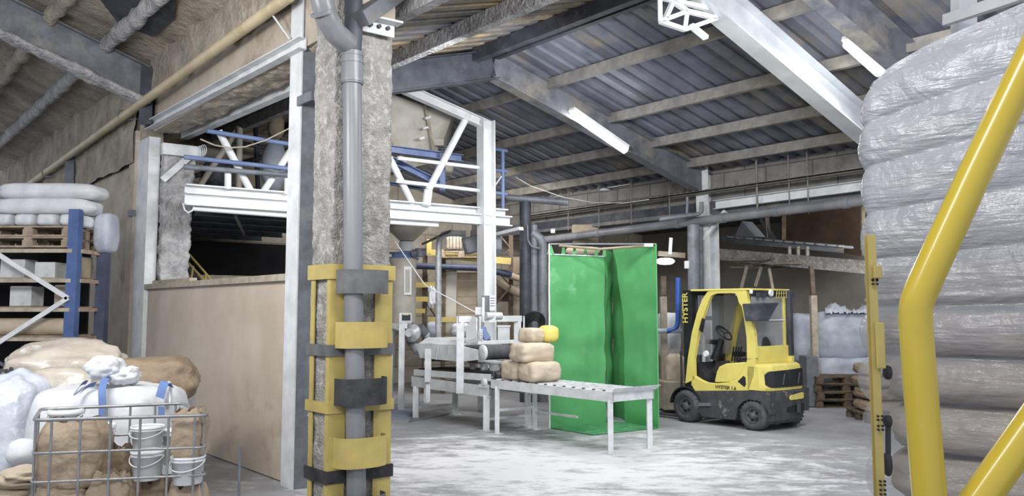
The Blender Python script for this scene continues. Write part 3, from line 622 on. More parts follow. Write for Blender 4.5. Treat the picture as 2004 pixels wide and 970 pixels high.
# ================================================================ WIRE CAGE OF SACKS AND PAILS
ZT = 1.11
cg = [G(66, 822, ZT), G(408, 812, ZT), G(357, 789, ZT), G(80, 800, ZT)]
cc = sum(cg, V3())/4
ct = thing('wire_cage', 'low steel wire cage filled with brown paper sacks and white pails', 'cage', (cc.x, cc.y, 0))
def ring(z, r=.011):
    pts = []
    n = 4
    for i in range(4):
        p, a, c = cg[i], cg[i-1], cg[(i+1) % 4]; p = V3((p.x, p.y, z))
        da = (V3((a.x, a.y, z))-p).normalized()*.07; dc = (V3((c.x, c.y, z))-p).normalized()*.07
        for f in (1, .5, 0, -.5, -1):
            q_ = p+(da*f if f > 0 else dc*-f); 
            if f == 0: q_ = p+(da+dc)*.22
            elif abs(f) == .5: q_ = p+(da*.5+dc*.06 if f > 0 else dc*.5+da*.06)
            pts.append(q_)
    pts.append(pts[0]); b = MB(); b.tube(pts, r, 8, cap=False); return b
for z in (ZT, .89, .70, .50, .30, .14): ring(z, .012 if z == ZT else .009).build('hoop_wire', 'chrome', ct)
def bars(a, c, fr):
    for f in fr:
        p = a.lerp(c, f); ce = V3((cc.x, cc.y, 0)); p0 = V3((p.x, p.y, .02)); b = MB(); b.tube([p0, V3((p.x, p.y, ZT))], .009, 8); b.build('upright_wire', 'chrome', ct)
bars(cg[0], cg[1], (.1, .26, .43, .60, .765, .92)); bars(cg[3], cg[2], (.08, .27, .45, .62, .8, .95)); bars(cg[0], cg[3], (.3, .7)); bars(cg[1], cg[2], (.15, .4, .7))
b = MB(); b.poly([V3((p.x, p.y, .03)) for p in cg], Z, .05); b.build('floor_plate', 'darksteel', ct)
def opensack(px, py_top, py_bot, Y, wpx, m, label, seed=0, z0=None, d=None, tilt=0):
    top = P(px, py_top, Y); bot = P(px, py_bot, Y); w_ = wpx/1500*Y; dd = d or w_*.75; z0 = bot.z if z0 is None else z0; H = top.z-z0; off = V3((seed*3.3, seed, 0))
    b = MB()
    def fn(i, j):
        a = i*2*math.pi; ca, sa = math.cos(a), math.sin(a); k = (abs(ca)**6+abs(sa)**6)**(-1/6)
        zz = j; r = 1+.06*math.sin(j*3.0)
        if j > .8: r *= 1-.28*(j-.8)/.2
        if j < .06: r *= .9+.1*j/.06
        q_ = V3((ca*k*w_/2*r, sa*k*dd/2*r, H*zz)); n = noise.noise(q_*9+off)*.014+noise.noise(q_*22+off)*.008
        if j > .78: n += (j-.78)*.22*noise.noise(V3((ca*3, sa*3, seed)))
        q_ += V3((ca, sa, 0))*n
        if j > .7: q_.z += (j-.7)*.22*noise.noise(V3((ca*2.2+seed, sa*2.2, 1)))
        q_.x += tilt*j*H
        return V3((bot.x, Y+dd*.4, z0))+q_
    b.grid(fn, 44, 30, closeu=True)
    c_ = V3((bot.x+tilt*H, Y+dd*.4, z0+H*.93)); b.lathe(V3((bot.x, Y+dd*.4, z0)), [(.001, .002), (w_*.38, .004)], 16, cap=False)
    o = b.build('paper_sack', m, None, label, 'sack', 'brown paper sacks in the wire cage')
    s_ = MB()
    def lid(i, j): 
        a = i*2*math.pi; q_ = V3((math.cos(a)*j*w_*.36, math.sin(a)*j*dd*.36, 0)); return c_+q_+Z*(-.03+.035*noise.noise(q_*14+off))
    s_.grid(lid, 20, 6, closeu=True); s_.build('folded_mouth', m, o)
    return o
def pail(px, py_top, Y, wpx, h, label, z0=None, lid=False, group='white pails in the wire cage', tiltv=None):
    p = P(px, py_top, Y); r = wpx/1500*Y/2; base = V3((p.x, Y+r, p.z-h))
    ax = V3(tiltv).normalized() if tiltv else Z
    t = thing('pail', label, 'pail', tuple(base), 0, group)
    b = MB(); b.lathe(base, [(r*.82, 0), (r*.86, .01), (r*.97, h*.82), (r*1.04, h*.82), (r*1.04, h*.86), (r*.98, h*.87), (r, h), (r*1.05, h), (r*1.05, h-.012)], 28, axis=ax, cap=False); b.lathe(base, [(.001, .004), (r*.82, .004)], 28, axis=ax, cap=False); b.lathe(base, [(.001, h*.9), (r*.97, h*.9)], 28, axis=ax, cap=False); b.build('tub', 'pail', t)
    if lid:
        b = MB(); b.lathe(base+ax*h, [(r*1.07, -.02), (r*1.07, .008), (r*.95, .012), (r*.93, .004), (.001, .004)], 28, axis=ax, cap=False); b.build('lid', 'pail', t)
    b = MB(); b.torus(base+Z*(h*.84), r*1.07, .006, V3((0, .55, 1)) if not tiltv else ax, 24, 6, 0, math.pi*2); 
    pts = [base+V3((math.cos(a)*r*1.06, -abs(math.sin(a))*r*1.1, h*.82-abs(math.sin(a))*h*.30)) for a in [math.pi*k/16 for k in range(17)]]
    b = MB(); b.tube(pts, .005, 6); b.build('wire_handle', 'pail', t)
    return t
opensack(122, 826, 990, 5.42, 112, 'brownbag', 'large brown paper sack at the left of the wire cage, upper', 1, z0=.62)
opensack(112, 940, 1090, 5.42, 95, 'brownbag', 'brown paper sack low at the left corner of the wire cage', 2, z0=.09)
opensack(215, 876, 1000, 5.62, 66, 'dkbag', 'darker brown paper sack in the middle of the cage, behind a smaller one', 3, z0=.10)
opensack(206, 925, 1000, 5.36, 76, 'brownbag', 'small brown paper sack in front at the middle of the wire cage', 4, z0=.09, d=.18)
opensack(284, 940, 1000, 5.56, 74, 'dkbag', 'brown paper sack under the two stacked white pails in the cage', 5, z0=.09)
opensack(358, 950, 1000, 5.52, 70, 'brownbag', 'brown paper sack under the right-hand white pail in the cage', 6, z0=.09)
opensack(362, 800, 900, 5.55, 56, 'brownbag', 'tall crumpled brown paper sack standing at the right rear of the cage', 7, z0=.78, d=.2)
pail(275, 886, 5.42, 60, .20, 'white pail with wire handle at the centre of the wire cage, lower one')
pail(275, 837, 5.62, 60, .16, 'white pail with wire handle directly above another pail at cage centre')
pail(355, 897, 5.4, 62, .19, 'white pail at the right end of the wire cage')
pail(112, 806, 5.75, 62, .16, 'white lidded pail at the top left of the wire cage', lid=True)
pail(190, 835, 5.66, 44, .26, 'narrow white tub between the brown sacks in the wire cage', lid=True)
pail(330, 842, 5.85, 36, .26, 'narrow white tub beside the tall crumpled sack in the cage')
# ================================================================ BIG BAGS BEHIND THE CAGE
def bigbag(c, w_, d_, h, m, name, label, seed=0, ax=(1, 0, 0), e=5, rough=.035, group=None, top=None):
    t = thing(name, label, 'bulk bag', tuple(c), 0, group); b = MB(); b.sack(V3(c)+Z*h/2, w_, d_, h, ax=ax, seed=seed, e=e, rough=rough, n=22, pinch=-.03); b.build('body', m, t, weld=True)
    return t
wbg = bigbag((P(222, 800, 6.85).x, 6.85, 0), 1.16, .95, 1.19, 'whitebag', 'bulk_bag', 'large white woven bulk bag with blue lifting straps, right behind the wire cage', 3, rough=.03)
def strap(b, pts, w_=.06, n=(0, -1, 0)):
    for a, c in zip(pts[:-1], pts[1:]): b.beam(a, c, .006, w_, up=V3(n).cross(V3(c)-V3(a)))
Yf = 6.36
def SP_(px, py, dy=0): return P(px, py, Yf+dy)
def ribbon(b, pts, w_=.06, side=(1, 0, 0), t=.004):
    sd = V3(side).normalized()*w_/2; vs = []; fs = []
    for p in pts: vs += [V3(p)-sd, V3(p)+sd]
    for i in range(len(pts)-1): fs.append((2*i, 2*i+1, 2*i+3, 2*i+2))
    b.add(vs, fs, True)
    vs2 = [q_+V3((0, t, 0)) for q_ in vs]; b.add(vs2, fs, True)
def arcpts(p0, p1, lift, n=12): return [p0.lerp(p1, i/n)+Z*lift*math.sin(math.pi*i/n) for i in range(n+1)]
b = MB(); ribbon(b, [SP_(200, 822, -.03), SP_(200, 795, -.04), SP_(199, 765, -.03), SP_(202, 750, .03)]+arcpts(SP_(202, 748, .05), SP_(214, 742, .3), .03)); b.build('lifting_strap', 'strap', wbg)
b = MB(); ribbon(b, arcpts(SP_(152, 776, .0), SP_(186, 752, .15), .03), .05, (.5, 0, .7)); ribbon(b, arcpts(SP_(146, 770, .1), SP_(170, 748, .3), .03), .045, (.5, 0, .7)); b.build('lifting_strap', 'strap', wbg)
b = MB(); ribbon(b, arcpts(SP_(312, 778, .0), SP_(332, 756, .12), .08), .07, (.8, 0, -.3)); ribbon(b, [SP_(316, 818, -.02), SP_(315, 795, -.02)], .05); b.build('lifting_strap', 'strap', wbg)
b = MB(); p = P(222, 745, 6.7); b.sack(p+V3((-.03, -.1, .12)), .30, .24, .20, ax=(1, 0, .35), seed=5, e=2.6, rough=.16, n=12); b.sack(p+V3((.12, -.06, .05)), .26, .22, .16, ax=(1, 0, -.3), seed=6, e=2.6, rough=.2, n=12); b.build('spout', 'whitebag', wbg)
b = MB(); b.torus(P(330, 745, 6.6)-Z*.12, .1, .02, (1, .3, 0), 20, 6); b.build('loop', 'whitebag', wbg)
bigbag((P(130, 800, 8.1).x, 8.1, 0), 1.3, 1.1, 1.22, 'whitebag', 'bulk_bag', 'white bulk bag farther back, mostly hidden under the plastic-wrapped beige sack', 8)
bigbag((P(290, 800, 8.2).x, 8.15, 0), .85, .9, 1.12, 'whitebag', 'bulk_bag', 'white bulk bag farther back, hidden under the brown sack by the partition', 9)
o = bigbag((P(22, 800, 6.9).x, 6.9, 0), .62, .7, 1.28, 'clearbag', 'bulk_bag', 'tall bag of cloudy clear plastic at the left edge beside the cage', 12, e=3, rough=.09)
COL.objects[o.name].children
M['film_blue'] = mat('cloudy_plastic', '#c3c8d2', '#aab1bf', 2.5, .25, 0, .6, 5, spec=.6, c3='#e4e6ea', s3=3, lo3=.55, hi3=.65, bdist=.04)
for c_ in kids(o): c_.data.materials[0] = M['film_blue']
b = MB(); b.sack(P(45, 885, 6.3), .24, .24, .22, seed=3, e=2.2); b.build('white_bundle', 'whitebag', None, 'round white plastic bundle at the left edge beside the cage', 'bundle', weld=True)
sackobj('wrapped_sack', 'clearbag', 'big beige sack in shiny clear plastic on top of the bags at left', 'sack', P(125, 722, 7.7)+Z*0, 1.05, .8, .46, seed=21, e=3.2, n=16, rough=.13, ax=(1, .1, .0), zax=(.05, -.25, 1))
sackobj('wrapped_sack', 'clearbag', 'smaller beige plastic-wrapped sack slumped in front of the big one', 'sack', P(132, 748, 7.2), .62, .4, .30, seed=22, e=2.4, rough=.1, ax=(1, 0, -.2))
sackobj('brown_sack', 'dkbag', 'full brown sack sagging over the bags beside the plywood partition', 'sack', P(300, 745, 7.6)+Z*.0, .84, .6, .44, seed=23, e=3.4, rough=.10, ax=(1, .1, -.42), n=14)
b = MB()
for k in range(14): 
    p = P(R.uniform(-15, 24), R.uniform(705, 745), 7.2+R.random()*.3); b.beam(p, p+V3((R.uniform(-.1, .12), R.uniform(-.1, .1), R.uniform(-.15, .1))), .012, .03)
b.build('scrap_metal', 'darksteel', None, 'tangle of thin metal scrap at the left edge above the cloudy bag', 'scrap', kind='stuff')
for i, (x, y, L_) in enumerate(((20, 940, .5), (55, 925, .35), (10, 965, .4))):
    sackobj('empty_sack', 'tanbag', 'flattened tan paper scrap on the floor at the lower left, '+('middle', 'rear', 'nearest')[i], 'paper', P(x, y, 5.9)*1.0-Z*0, L_, .3, .1, 'paper scraps at the lower left', seed=40+i, rough=.2, e=2.5)
# ================================================================ MEZZANINE
Mp = P(950, 600, 14.2); Mp.z = 0
def MZ(px, py, o=0.0): return VP(px, py, Mp+u*o, v)
mz = thing('mezzanine', 'bright white steel mezzanine with blue rails carrying the hopper', 'mezzanine', (Mp.x, Mp.y, 0))
def mpart(name, m, fn): b = MB(); fn(b); return b.build(name, m, mz)
mpart('main_beam', 'mwhite', lambda b: b.ibeam(MZ(361, 389), MZ(997, 433.5), .2, .19, .02))
mpart('upper_beam', 'mwhite', lambda b: b.ibeam(MZ(361, 372, .1), MZ(988, 419, .1), .25, .17, .02))
mpart('post', 'mwhite', lambda b: b.ibeam(V3((Mp.x, Mp.y, 0))-u*.06, MZ(951, 236, -.06), .24, .26, .022, up=v))
mpart('top_beam', 'mwhite', lambda b: b.ibeam(MZ(762, 160, -.02), MZ(957, 247, -.02), .14, .17, .02))
def mt(name, m, a, c, r): mpart(name, m, lambda b: b.tube([a, c], r, 12))
mt('diagonal_strut', 'mwhite', MZ(428, 256, .1), MZ(490, 372, .1), .055)
mt('diagonal_strut', 'mwhite', MZ(580, 278, .1), MZ(516, 374, .1), .055)
mt('diagonal_strut', 'mwhite', MZ(762, 308, .1), MZ(808, 400, .1), .06)
mt('diagonal_strut', 'mwhite', MZ(916, 224, .0), MZ(838, 372, .0), .065)
mt('diagonal_strut', 'mwhite', MZ(838, 372, 0), MZ(834, 402, 0), .08)
mt('diagonal_strut', 'hopper', MZ(468, 248, 3.0), MZ(384, 374, 3.0), .06)
mt('far_post', 'hopper', MZ(469, 250, 2.9), MZ(467, 372, 2.9), .06)
mt('handrail', 'mblue', MZ(405, 256, -.05), MZ(575, 283, -.05), .035)
mt('handrail', 'mblue', MZ(360, 307, -.05), MZ(575, 331, -.05), .035)
mt('handrail', 'steelgrey', MZ(360, 326, -.08), MZ(575, 343, -.08), .04)
mt('stub_post', 'mwhite', MZ(446, 338, 0), MZ(446, 370, 0), .05)
mt('stub_post', 'mwhite', MZ(561, 348, 0), MZ(561, 380, 0), .04)
mt('handrail', 'mwhite', MZ(778, 309, 0), MZ(948, 329, 0), .035)
mt('handrail', 'mwhite', MZ(775, 354, 0), MZ(948, 374, 0), .035)
mpart('blue_beam', 'mblue', lambda b: b.chan(MZ(745, 289, .35), MZ(905, 310, .35), .1, .13, .012))
mpart('blue_beam', 'mblue', lambda b: b.chan(MZ(750, 305, .35), MZ(868, 364, .35), .1, .12, .012))
mpart('blue_beam', 'mblue', lambda b: b.chan(MZ(755, 357, .3), MZ(830, 370, .3), .1, .05, .012))
mpart('blue_post', 'mblue', lambda b: b.beam(MZ(866, 300, .35), MZ(866, 376, .35), .1, .1))
for x0, y0, x1, y1 in ((957, 290, 992, 295), (957, 331, 992, 336), (957, 376, 992, 380)): mt('end_rail', 'mblue', MZ(x0, y0, .35), MZ(x1, y1, .35), .035)
mt('end_post', 'mblue', MZ(984, 294, .35), MZ(984, 414, .35), .038)
mt('rail_stay', 'white', MZ(985, 340, .35), MZ(962, 372, .35), .015)
zd = MZ(600, 395).z
v0 = (MZ(362, 390)-Mp).dot(v)+.45; v1 = (MZ(752, 420)-Mp).dot(v); v2 = (MZ(990, 430)-Mp).dot(v)
def Mq(s, o, z): return V3((Mp.x, Mp.y, 0))+v*s+u*o+Z*z
b = MB(); b.hexa([Mq(v0, .15, zd-.02), Mq(v1, .15, zd-.02), Mq(v1, 7.5, zd-.02), Mq(v0, 7.5, zd-.02)], [Mq(v0, .15, zd+.03), Mq(v1, .15, zd+.03), Mq(v1, 7.5, zd+.03), Mq(v0, 7.5, zd+.03)]); b.build('deck', 'darksteel', mz)
for k in range(7): mpart('joist', 'darksteel', lambda b: b.ibeam(Mq(v0, .9+k*1.0, zd-.13), Mq(v1, .9+k*1.0, zd-.13), .12, .2, .015))
for k in range(4):
    s = v0+.4+k*1.3
    mpart('deck_brace', 'rafter', lambda b: b.beam(Mq(s, .3, zd-.27), Mq(s+1.3, 3.2, zd-.27), .04, .04))
# unlit tubes under the mezzanine edge
for x0, y0, x1, y1, nm in ((378, 408, 562, 422, 'behind the doorway'), (750, 434, 857, 441, 'right of the guarded column')):
    t = thing('tube_lamp', 'unlit white tube lamp under the mezzanine beam, '+nm, 'lamp', tuple(MZ(x0, y0, .02)))
    b = MB(); b.tube([MZ(x0, y0, .02), MZ(x1, y1, .02)], .035, 12); b.build('tube', 'tubeoff', t)
    b = MB(); b.beam(MZ(x0, y0-5, .05), MZ(x1, y1-5, .05), .06, .03); b.build('housing', 'mwhite', t)
b = MB(); pts = [MZ(x, y, .0) for x, y in ((358, 398), (361, 410), (368, 416), (376, 412), (380, 404))]; b.tube(pts, .012, 8); b.build('lamp_lead', 'mwhite', None, 'short white lead curling down to the unlit tube lamp', 'cable')
b = MB(); pts = [MZ(x, y, -.15) for x, y in ((392, 272), (420, 284), (450, 289), (480, 287), (520, 274), (580, 244))]; b.tube(pts, .012, 8); b.build('hanging_wire', 'plycap', None, 'thin pale wire sagging across the doorway above the blue rails', 'cable')
# hopper on the mezzanine
hp = thing('hopper', 'large cream steel hopper on the mezzanine, ribs and bolts on its sides', 'hopper', tuple(MZ(820, 320, 1.0)))
def H_(px, py, o): return MZ(px, py, o)
top = [H_(700, 160, .5), H_(886, 226, .5), H_(900, 222, 2.2), H_(720, 160, 2.2)]; bot = [H_(752, 340, .9), H_(852, 318, .9), H_(862, 318, 1.6), H_(770, 335, 1.6)]
b = MB(); b.hexa(bot, top); b.build('bin', 'hopper', hp, bevel=.01)
for (a, c) in (((832, 205), (850, 300)), ((800, 330), (730, 215))):
    b = MB(); b.beam(H_(*a, .45), H_(*c, .62), .04, .05); b.build('rib', 'plycap', hp)
for x, y in ((836, 232), (831, 252), (824, 272), (846, 300)):
    b = MB(); b.beam(H_(x-4, y, .45), H_(x+6, y-3, .45), .05, .04); b.build('lug', 'white', hp)
b = MB(); b.box(H_(858, 280, .7), .22, .16, .12); b.build('foot_bracket', 'hopper', hp)
b = MB()
for k in range(5): b.torus(H_(864, 288+k*4, .7), .05, .012, Z, 14, 6)
b.build('spring', 'steelgrey', hp)
b = MB(); b.lathe(H_(868, 343, .9), [(.02, 0), (.16, .02), (.19, .12), (.19, .26), (.13, .36), (.02, .38)], 20); b.build('drum', 'hopper', hp)
b = MB(); b.hexa([Mq(-1.25, 1.2, zd+.02), Mq(-.1, 1.2, zd+.02), Mq(-.1, 2.6, zd+.02), Mq(-1.25, 2.6, zd+.02)], [Mq(-1.2, 1.2, zd+.32), Mq(-.15, 1.2, zd+.32), Mq(-.15, 2.6, zd+.32), Mq(-1.2, 2.6, zd+.32)]); b.build('feeder_tray', 'block', None, 'shallow tan steel tray on the mezzanine deck behind the white struts', 'tray')
# dim machinery far behind on the mezzanine seen through the doorway
for x, y, r, h, m, lb in ((536, 330, .24, .95, 'bluebag', 'dim blue-grey drum far back on the mezzanine beyond the rails'), (540, 250, .16, .5, 'wood', 'small brass-coloured spout hanging far back above the mezzanine'), (420, 345, .25, .5, 'darksteel', 'dark cylindrical machine far back on the mezzanine')):
    b = MB(); b.lathe(MZ(x, y, 3.2)-Z*h/2, [(.05, 0), (r*.5, .03), (r, h*.3), (r, h*.8), (r*.7, h)], 20); b.build('machine_drum', m, None, lb, 'machine')
for k, (x0, y0, x1, y1) in enumerate(((380, 262, 575, 300), (360, 350, 575, 290), (500, 250, 505, 375), (546, 235, 543, 375))):
    b = MB(); b.tube([MZ(x0, y0, 4.5), MZ(x1, y1, 4.5)], .05, 10); b.build('far_pipe', 'darksteel', None, 'dim dark pipe far back above the mezzanine, '+('sloping down to the right', 'rising to the right', 'upright near the crossing struts', 'upright near the brass spout')[k], 'pipe', 'dim pipes behind the mezzanine')
# clutter on the ground beyond the doorway
b = MB(); b.hexa([Mq(v0+.2, 3.3, 0), Mq(v0+2.4, 3.3, 0), Mq(v0+2.4, 3.6, 0), Mq(v0+.2, 3.6, 0)], [Mq(v0+.2, 3.3, 2.5), Mq(v0+2.4, 3.3, 2.5), Mq(v0+2.4, 3.6, 2.5), Mq(v0+.2, 3.6, 2.5)]); b.build('side_hoarding', 'plycap', None, 'pale hoarding in the gloom below the mezzanine, beyond the partition', 'hoarding')
b = MB(); b.hexa([Mq(v0, 5.2, 2.05), Mq(v1+1.1, 5.2, 2.05), Mq(v1+1.1, 5.25, 2.05), Mq(v0, 5.25, 2.05)], [Mq(v0, 5.2, 3.3), Mq(v1+1.1, 5.2, 3.3), Mq(v1+1.1, 5.25, 3.3), Mq(v0, 5.25, 3.3)]); b.build('gloom_backdrop', 'dark', None, 'dark tarpaulin standing in for the gloom under the mezzanine', 'backdrop')  # black panel added to paint the deep shade under the deck
sr = thing('stair', 'narrow yellow-railed steel stair in the gloom beyond the partition', 'stair', tuple(MZ(380, 560, 2.0)))
for (a, c) in (((350, 474), (425, 560)), ((378, 520), (372, 560)), ((403, 535), (400, 560)), ((352, 496), (420, 570))):
    b = MB(); b.tube([MZ(*a, 2.6), MZ(*c, 2.6)], .022, 8); b.build('rail', 'yellow', sr)
b = MB(); b.beam(MZ(345, 500, 2.9), MZ(425, 590, 2.9), .2, .06); b.build('stringer', 'darksteel', sr)

# ================================================================ SILO AND DUCTS UNDER THE MEZZANINE
SY = 15.2
def S(px, py, dy=0): return P(px, py, SY+dy)
sl = thing('filter_silo', 'tall cream cylinder silo with a narrow window, right of the guarded column', 'silo', tuple(S(785, 640)))
k = SY/1500
c0 = S(785, 640); zt = S(785, 505).z
b = MB(); b.lathe(V3((c0.x, c0.y+.25, c0.z)), [(.20, -.15), (.255, 0), (.255, zt-c0.z-.12), (.30, zt-c0.z)], 32); b.build('body', 'hopper', sl)
zc = S(785, 498).z
b = MB(); b.lathe(V3((c0.x, c0.y+.25, zt)), [(.31, 0), (.31, .03), (.24, .035), (.24, .10), (.31, .105), (.31, .13)], 32); b.build('blue_flange', 'mblue', sl)
b = MB(); b.lathe(V3((c0.x+.05, c0.y+.25, S(785, 490).z)), [(.14, 0), (.14, .06), (.155, .09), (.14, .12), (.155, .15), (.14, .2)], 24); b.build('bellows', 'white', sl)
b = MB(); b.lathe(V3((c0.x+.06, c0.y+.25, S(785, 469).z)), [(.15, 0), (.42, .26), (.42, .34)], 28); b.build('cone', 'hopper', sl)
b = MB(); b.beam(S(798, 577, -.01), S(798, 521, -.01), .15, .03, up=(0, 1, 0)); b.build('window_frame', 'pail', sl)
b = MB(); b.beam(S(798, 571, -.03), S(798, 527, -.03), .085, .02, up=(0, 1, 0)); b.build('window_pane', 'hopper', sl)
b = MB(); b.tube([S(806, 496), S(834, 493)], .08, 16); b.tube([S(822, 502), S(822, 486)], .1, 16); b.build('motor', 'steelgrey', sl)
b = MB(); b.box(S(794, 622, -.5), .24, .12, .2); o = b.build('display_unit', 'white', None, 'small white weighing display on the frame beside the silo', 'display', bevel=.01)
b = MB(); b.box(S(795, 621, -.565), .16, .01, .11); b.build('screen', 'glassy', o)
b = MB(); b.box(S(795, 616, -.572), .10, .01, .015); b.build('readout', 'yellow', o)
fr = thing('filler_frame', 'grey-cream square frame stand below the silo, left of the conveyor', 'frame', tuple(G(787, 793)))
for x, y0, y1, dy in ((787, 633, 792, -.9), (765, 633, 800, -.4), (836, 652, 760, .3)):
    p = P(x, y0, SY+dy); b = MB(); b.beam(V3((p.x, p.y, 0)), p, .10, .10); b.build('leg', 'machine', fr)
b = MB(); b.beam(P(762, 637, SY-.6), P(793, 637, SY-.9), .1, .1); b.beam(P(762, 637, SY-.6), P(836, 655, SY+.3), .1, .1); b.build('top_bar', 'machine', fr)
vl = thing('valve_assembly', 'greasy round grey valve and motor hanging below the silo', 'valve', tuple(S(812, 660, -.6)))
b = MB(); b.lathe(S(810, 652, -.7), [(.03, 0), (.17, .02), (.17, .10), (.08, .13), (.08, .2)], 20, (-.4, -1, .1)); b.build('disc', 'duct', vl)
b = MB(); b.tube([S(800, 636, -.5), S(810, 650, -.5), S(805, 668, -.5), S(818, 690, -.7)], [.1, .12, .1, .07], 14); b.build('body', 'steelgrey', vl)
b = MB(); b.tube([S(820, 640, -.6), S(832, 652, -.5)], .09, 14); b.build('motor', 'steelgrey', vl)
du = thing('vent_duct', 'shiny galvanised round duct rising beside the silo and bending to the right', 'duct', tuple(S(858, 655)))
b = MB(); b.tube([S(858, 690), S(858, 520), S(859, 478), S(861, 466), S(868, 459), S(880, 456), S(912, 457)], .062, 18); b.build('duct_run', 'duct', du)
for y in (500, 545, 590, 635): b = MB(); b.tube([S(858, y), S(858, y+4)], .07, 18); b.build('joint_ring', 'duct', du)
b = MB(); b.tube([S(762, 456, -1.2), S(832, 558, -1.2), S(932, 612, -2.2)], .012, 6); b.build('taut_rope', 'white', None, 'taut white rope running diagonally from the silo to the conveyor frame', 'rope')
sackobj('crumpled_film', 'whitebag', 'crumpled white film knotted on the taut rope', 'film', S(845, 578, -1.3), .12, .12, .34, seed=61, rough=.5, e=2.2)
# racks behind the silo
RBY = 17.2
def Q(px, py, dy=0): return P(px, py, RBY+dy)
r2 = thing('storage_rack', 'dark pallet rack with yellow beams behind the silo and the duct', 'rack', tuple(G(868, 690)))
for x, y0, y1, dy in ((832, 486, 0, 0), (868, 486, 0, -.1), (964, 462, 0, -.1), (1000, 460, 0, .6)):
    p = P(x, y0, RBY+dy); b = MB(); b.chan(V3((p.x, p.y, 0)), p, .10, .08, .01, up=(0, 1, 0)); b.build('upright', 'dkwood', r2)
for (x0, y0, x1, y1, w_) in ((868, 500, 1000, 511, .13), (835, 494, 868, 494, .12), (806, 557, 854, 557, .11), (806, 585, 842, 585, .10), (806, 608, 832, 608, .09), (838, 625, 896, 625, .10)):
    b = MB(); b.beam(Q(x0, y0, -.12), Q(x1, y1, -.12), .05, w_*1.1); b.build('beam', 'yellow', r2)
for (x0, y0, x1, y1) in ((980, 462, 999, 485), (999, 485, 976, 510), (964, 520, 1000, 560), (1000, 560, 966, 600), (833, 590, 866, 640), (833, 590, 860, 560)):
    b = MB(); b.beam(Q(x0, y0, .2), Q(x1, y1, .2), .03, .03); b.build('brace', 'dkwood', r2)
b = MB(); b.tube([Q(806, 520, -.2), Q(931, 524, -.2), Q(1000, 537, .1)], .07, 14); b.build('slate_pipe', 'dkblue', None, 'slate-blue pipe crossing level behind the galvanised duct', 'pipe')
b = MB(); b.tube([Q(960, 545, .4), Q(1018, 575, .4)], .09, 14); b.build('tan_pipe', 'block', None, 'tan pipe sloping down between the rack and the dark pipes', 'pipe')
b = MB(); b.tube([Q(985, 535, .4), Q(1018, 545, .4)], .08, 14); b.build('tan_pipe', 'block', None, 'short pale pipe end above the sloping tan pipe', 'pipe')
bd = thing('board_stack', 'stack of wide tan boards behind the conveyor, left of the mezzanine post', 'boards', tuple(Q(913, 640)))
for i in range(6):
    y = 533+i*16; b = MB(); b.box(Q(914, y+7.5, .1), .44, .1, .17); b.build('board', 'block', bd)
b = MB(); b.box(Q(882, 590, .0), .26, .05, 1.4); b.build('pale_panel', 'hopper', None, 'pale upright panel leaning beside the stack of tan boards', 'panel', bevel=.01)
pallet(tuple(Q(905, 506, .1)-Z*0), 0, 'pallet on the yellow beams carrying a wire basket', L=1.0)
bs = thing('wire_basket', 'wire basket of bags on the yellow rack beam behind the duct', 'basket', tuple(Q(889, 492)))
b = MB(); b.box(Q(889, 476, .1), .36, .25, .3); b.build('contents', 'plycap', bs, bevel=.05)
for i in range(6): b = MB(); b.tube([Q(873+i*6.5, 462, -.08), Q(873+i*6.5, 492, -.08)], .008, 6); b.build('wire', 'darksteel', bs)
b = MB(); b.box(Q(840, 483, -.1), .11, .1, .34); b.build('yellow_crate', 'yellow', None, 'small yellow crate standing on the rack end by the silo motor', 'crate', bevel=.01)
sp = thing('machine_hood', 'grey boxy hood tilted on the mezzanine post, its left side dark', 'hood', tuple(P(925, 480, 14.6)))
b = MB(); b.box(P(927, 478, 14.9), .37, .3, .31, (.95, .1, .25), (-.1, 1, 0), (-.25, 0, .97)); b.build('casing', 'steelgrey', sp, bevel=.02)
b = MB(); b.box(P(909, 481, 14.8), .04, .28, .31, (.95, .1, .25), (-.1, 1, 0), (-.25, 0, .97)); b.build('grille', 'darksteel', sp)
b = MB(); c_ = P(970, 490, 14.9); b.hexa([c_+V3(q_) for q_ in ((-.06, -.06, -.12), (.06, -.06, -.12), (.06, .06, -.12), (-.06, .06, -.12))], [c_+V3(q_) for q_ in ((-.12, -.12, .02), (.14, -.12, .02), (.14, .12, .02), (-.12, .12, .02))]); b.box(c_+Z*.14, .24, .24, .24); b.build('chute_box', 'steelgrey', None, 'grey square chute box just right of the white mezzanine post', 'chute')
b = MB(); b.beam(P(957, 462, 14.8), P(1020, 447, 14.2), .12, .06); b.build('white_trough', 'white', None, 'white trough sloping up to the right under the mezzanine end', 'trough')
# dark vertical pipes at the junction
for i, (x, r, y0, m, lb) in enumerate(((1028, .12, 395, 'darksteel', 'thick dark upright pipe, leftmost of the trio beside the green booth'), (1045, .075, 440, 'steelgrey', 'grey upright pipe, middle of the trio beside the green booth'), (1062, .10, 480, 'steelgrey', 'grey upright pipe with a bend at its top, nearest the green booth'))):
    p = P(x, y0, 15.6); f = V3((p.x, p.y, 0)); b = MB()
    if i == 2: b.tube([f, p, p+V3((-.06, 0, .14)), p+V3((-.22, 0, .26))], r, 18)
    else: b.tube([f, p], r, 18)
    b.build('upright_pipe', m, None, lb, 'pipe')
b = MB(); b.tube([P(1032, 440, 15.4), P(1033, 470, 15.4), P(1040, 482, 15.4), P(1056, 486, 15.4)], .02, 8); b.build('thin_conduit', 'steelgrey', None, 'thin bent conduit in front of the dark upright pipes', 'conduit')
b = MB(); b.tube([P(990, 386, 15.6), P(1112, 396, 15.6)], .07, 16); b.build('cross_pipe', 'steelgrey', None, 'grey horizontal pipe from the mezzanine end towards the cable tray', 'pipe')
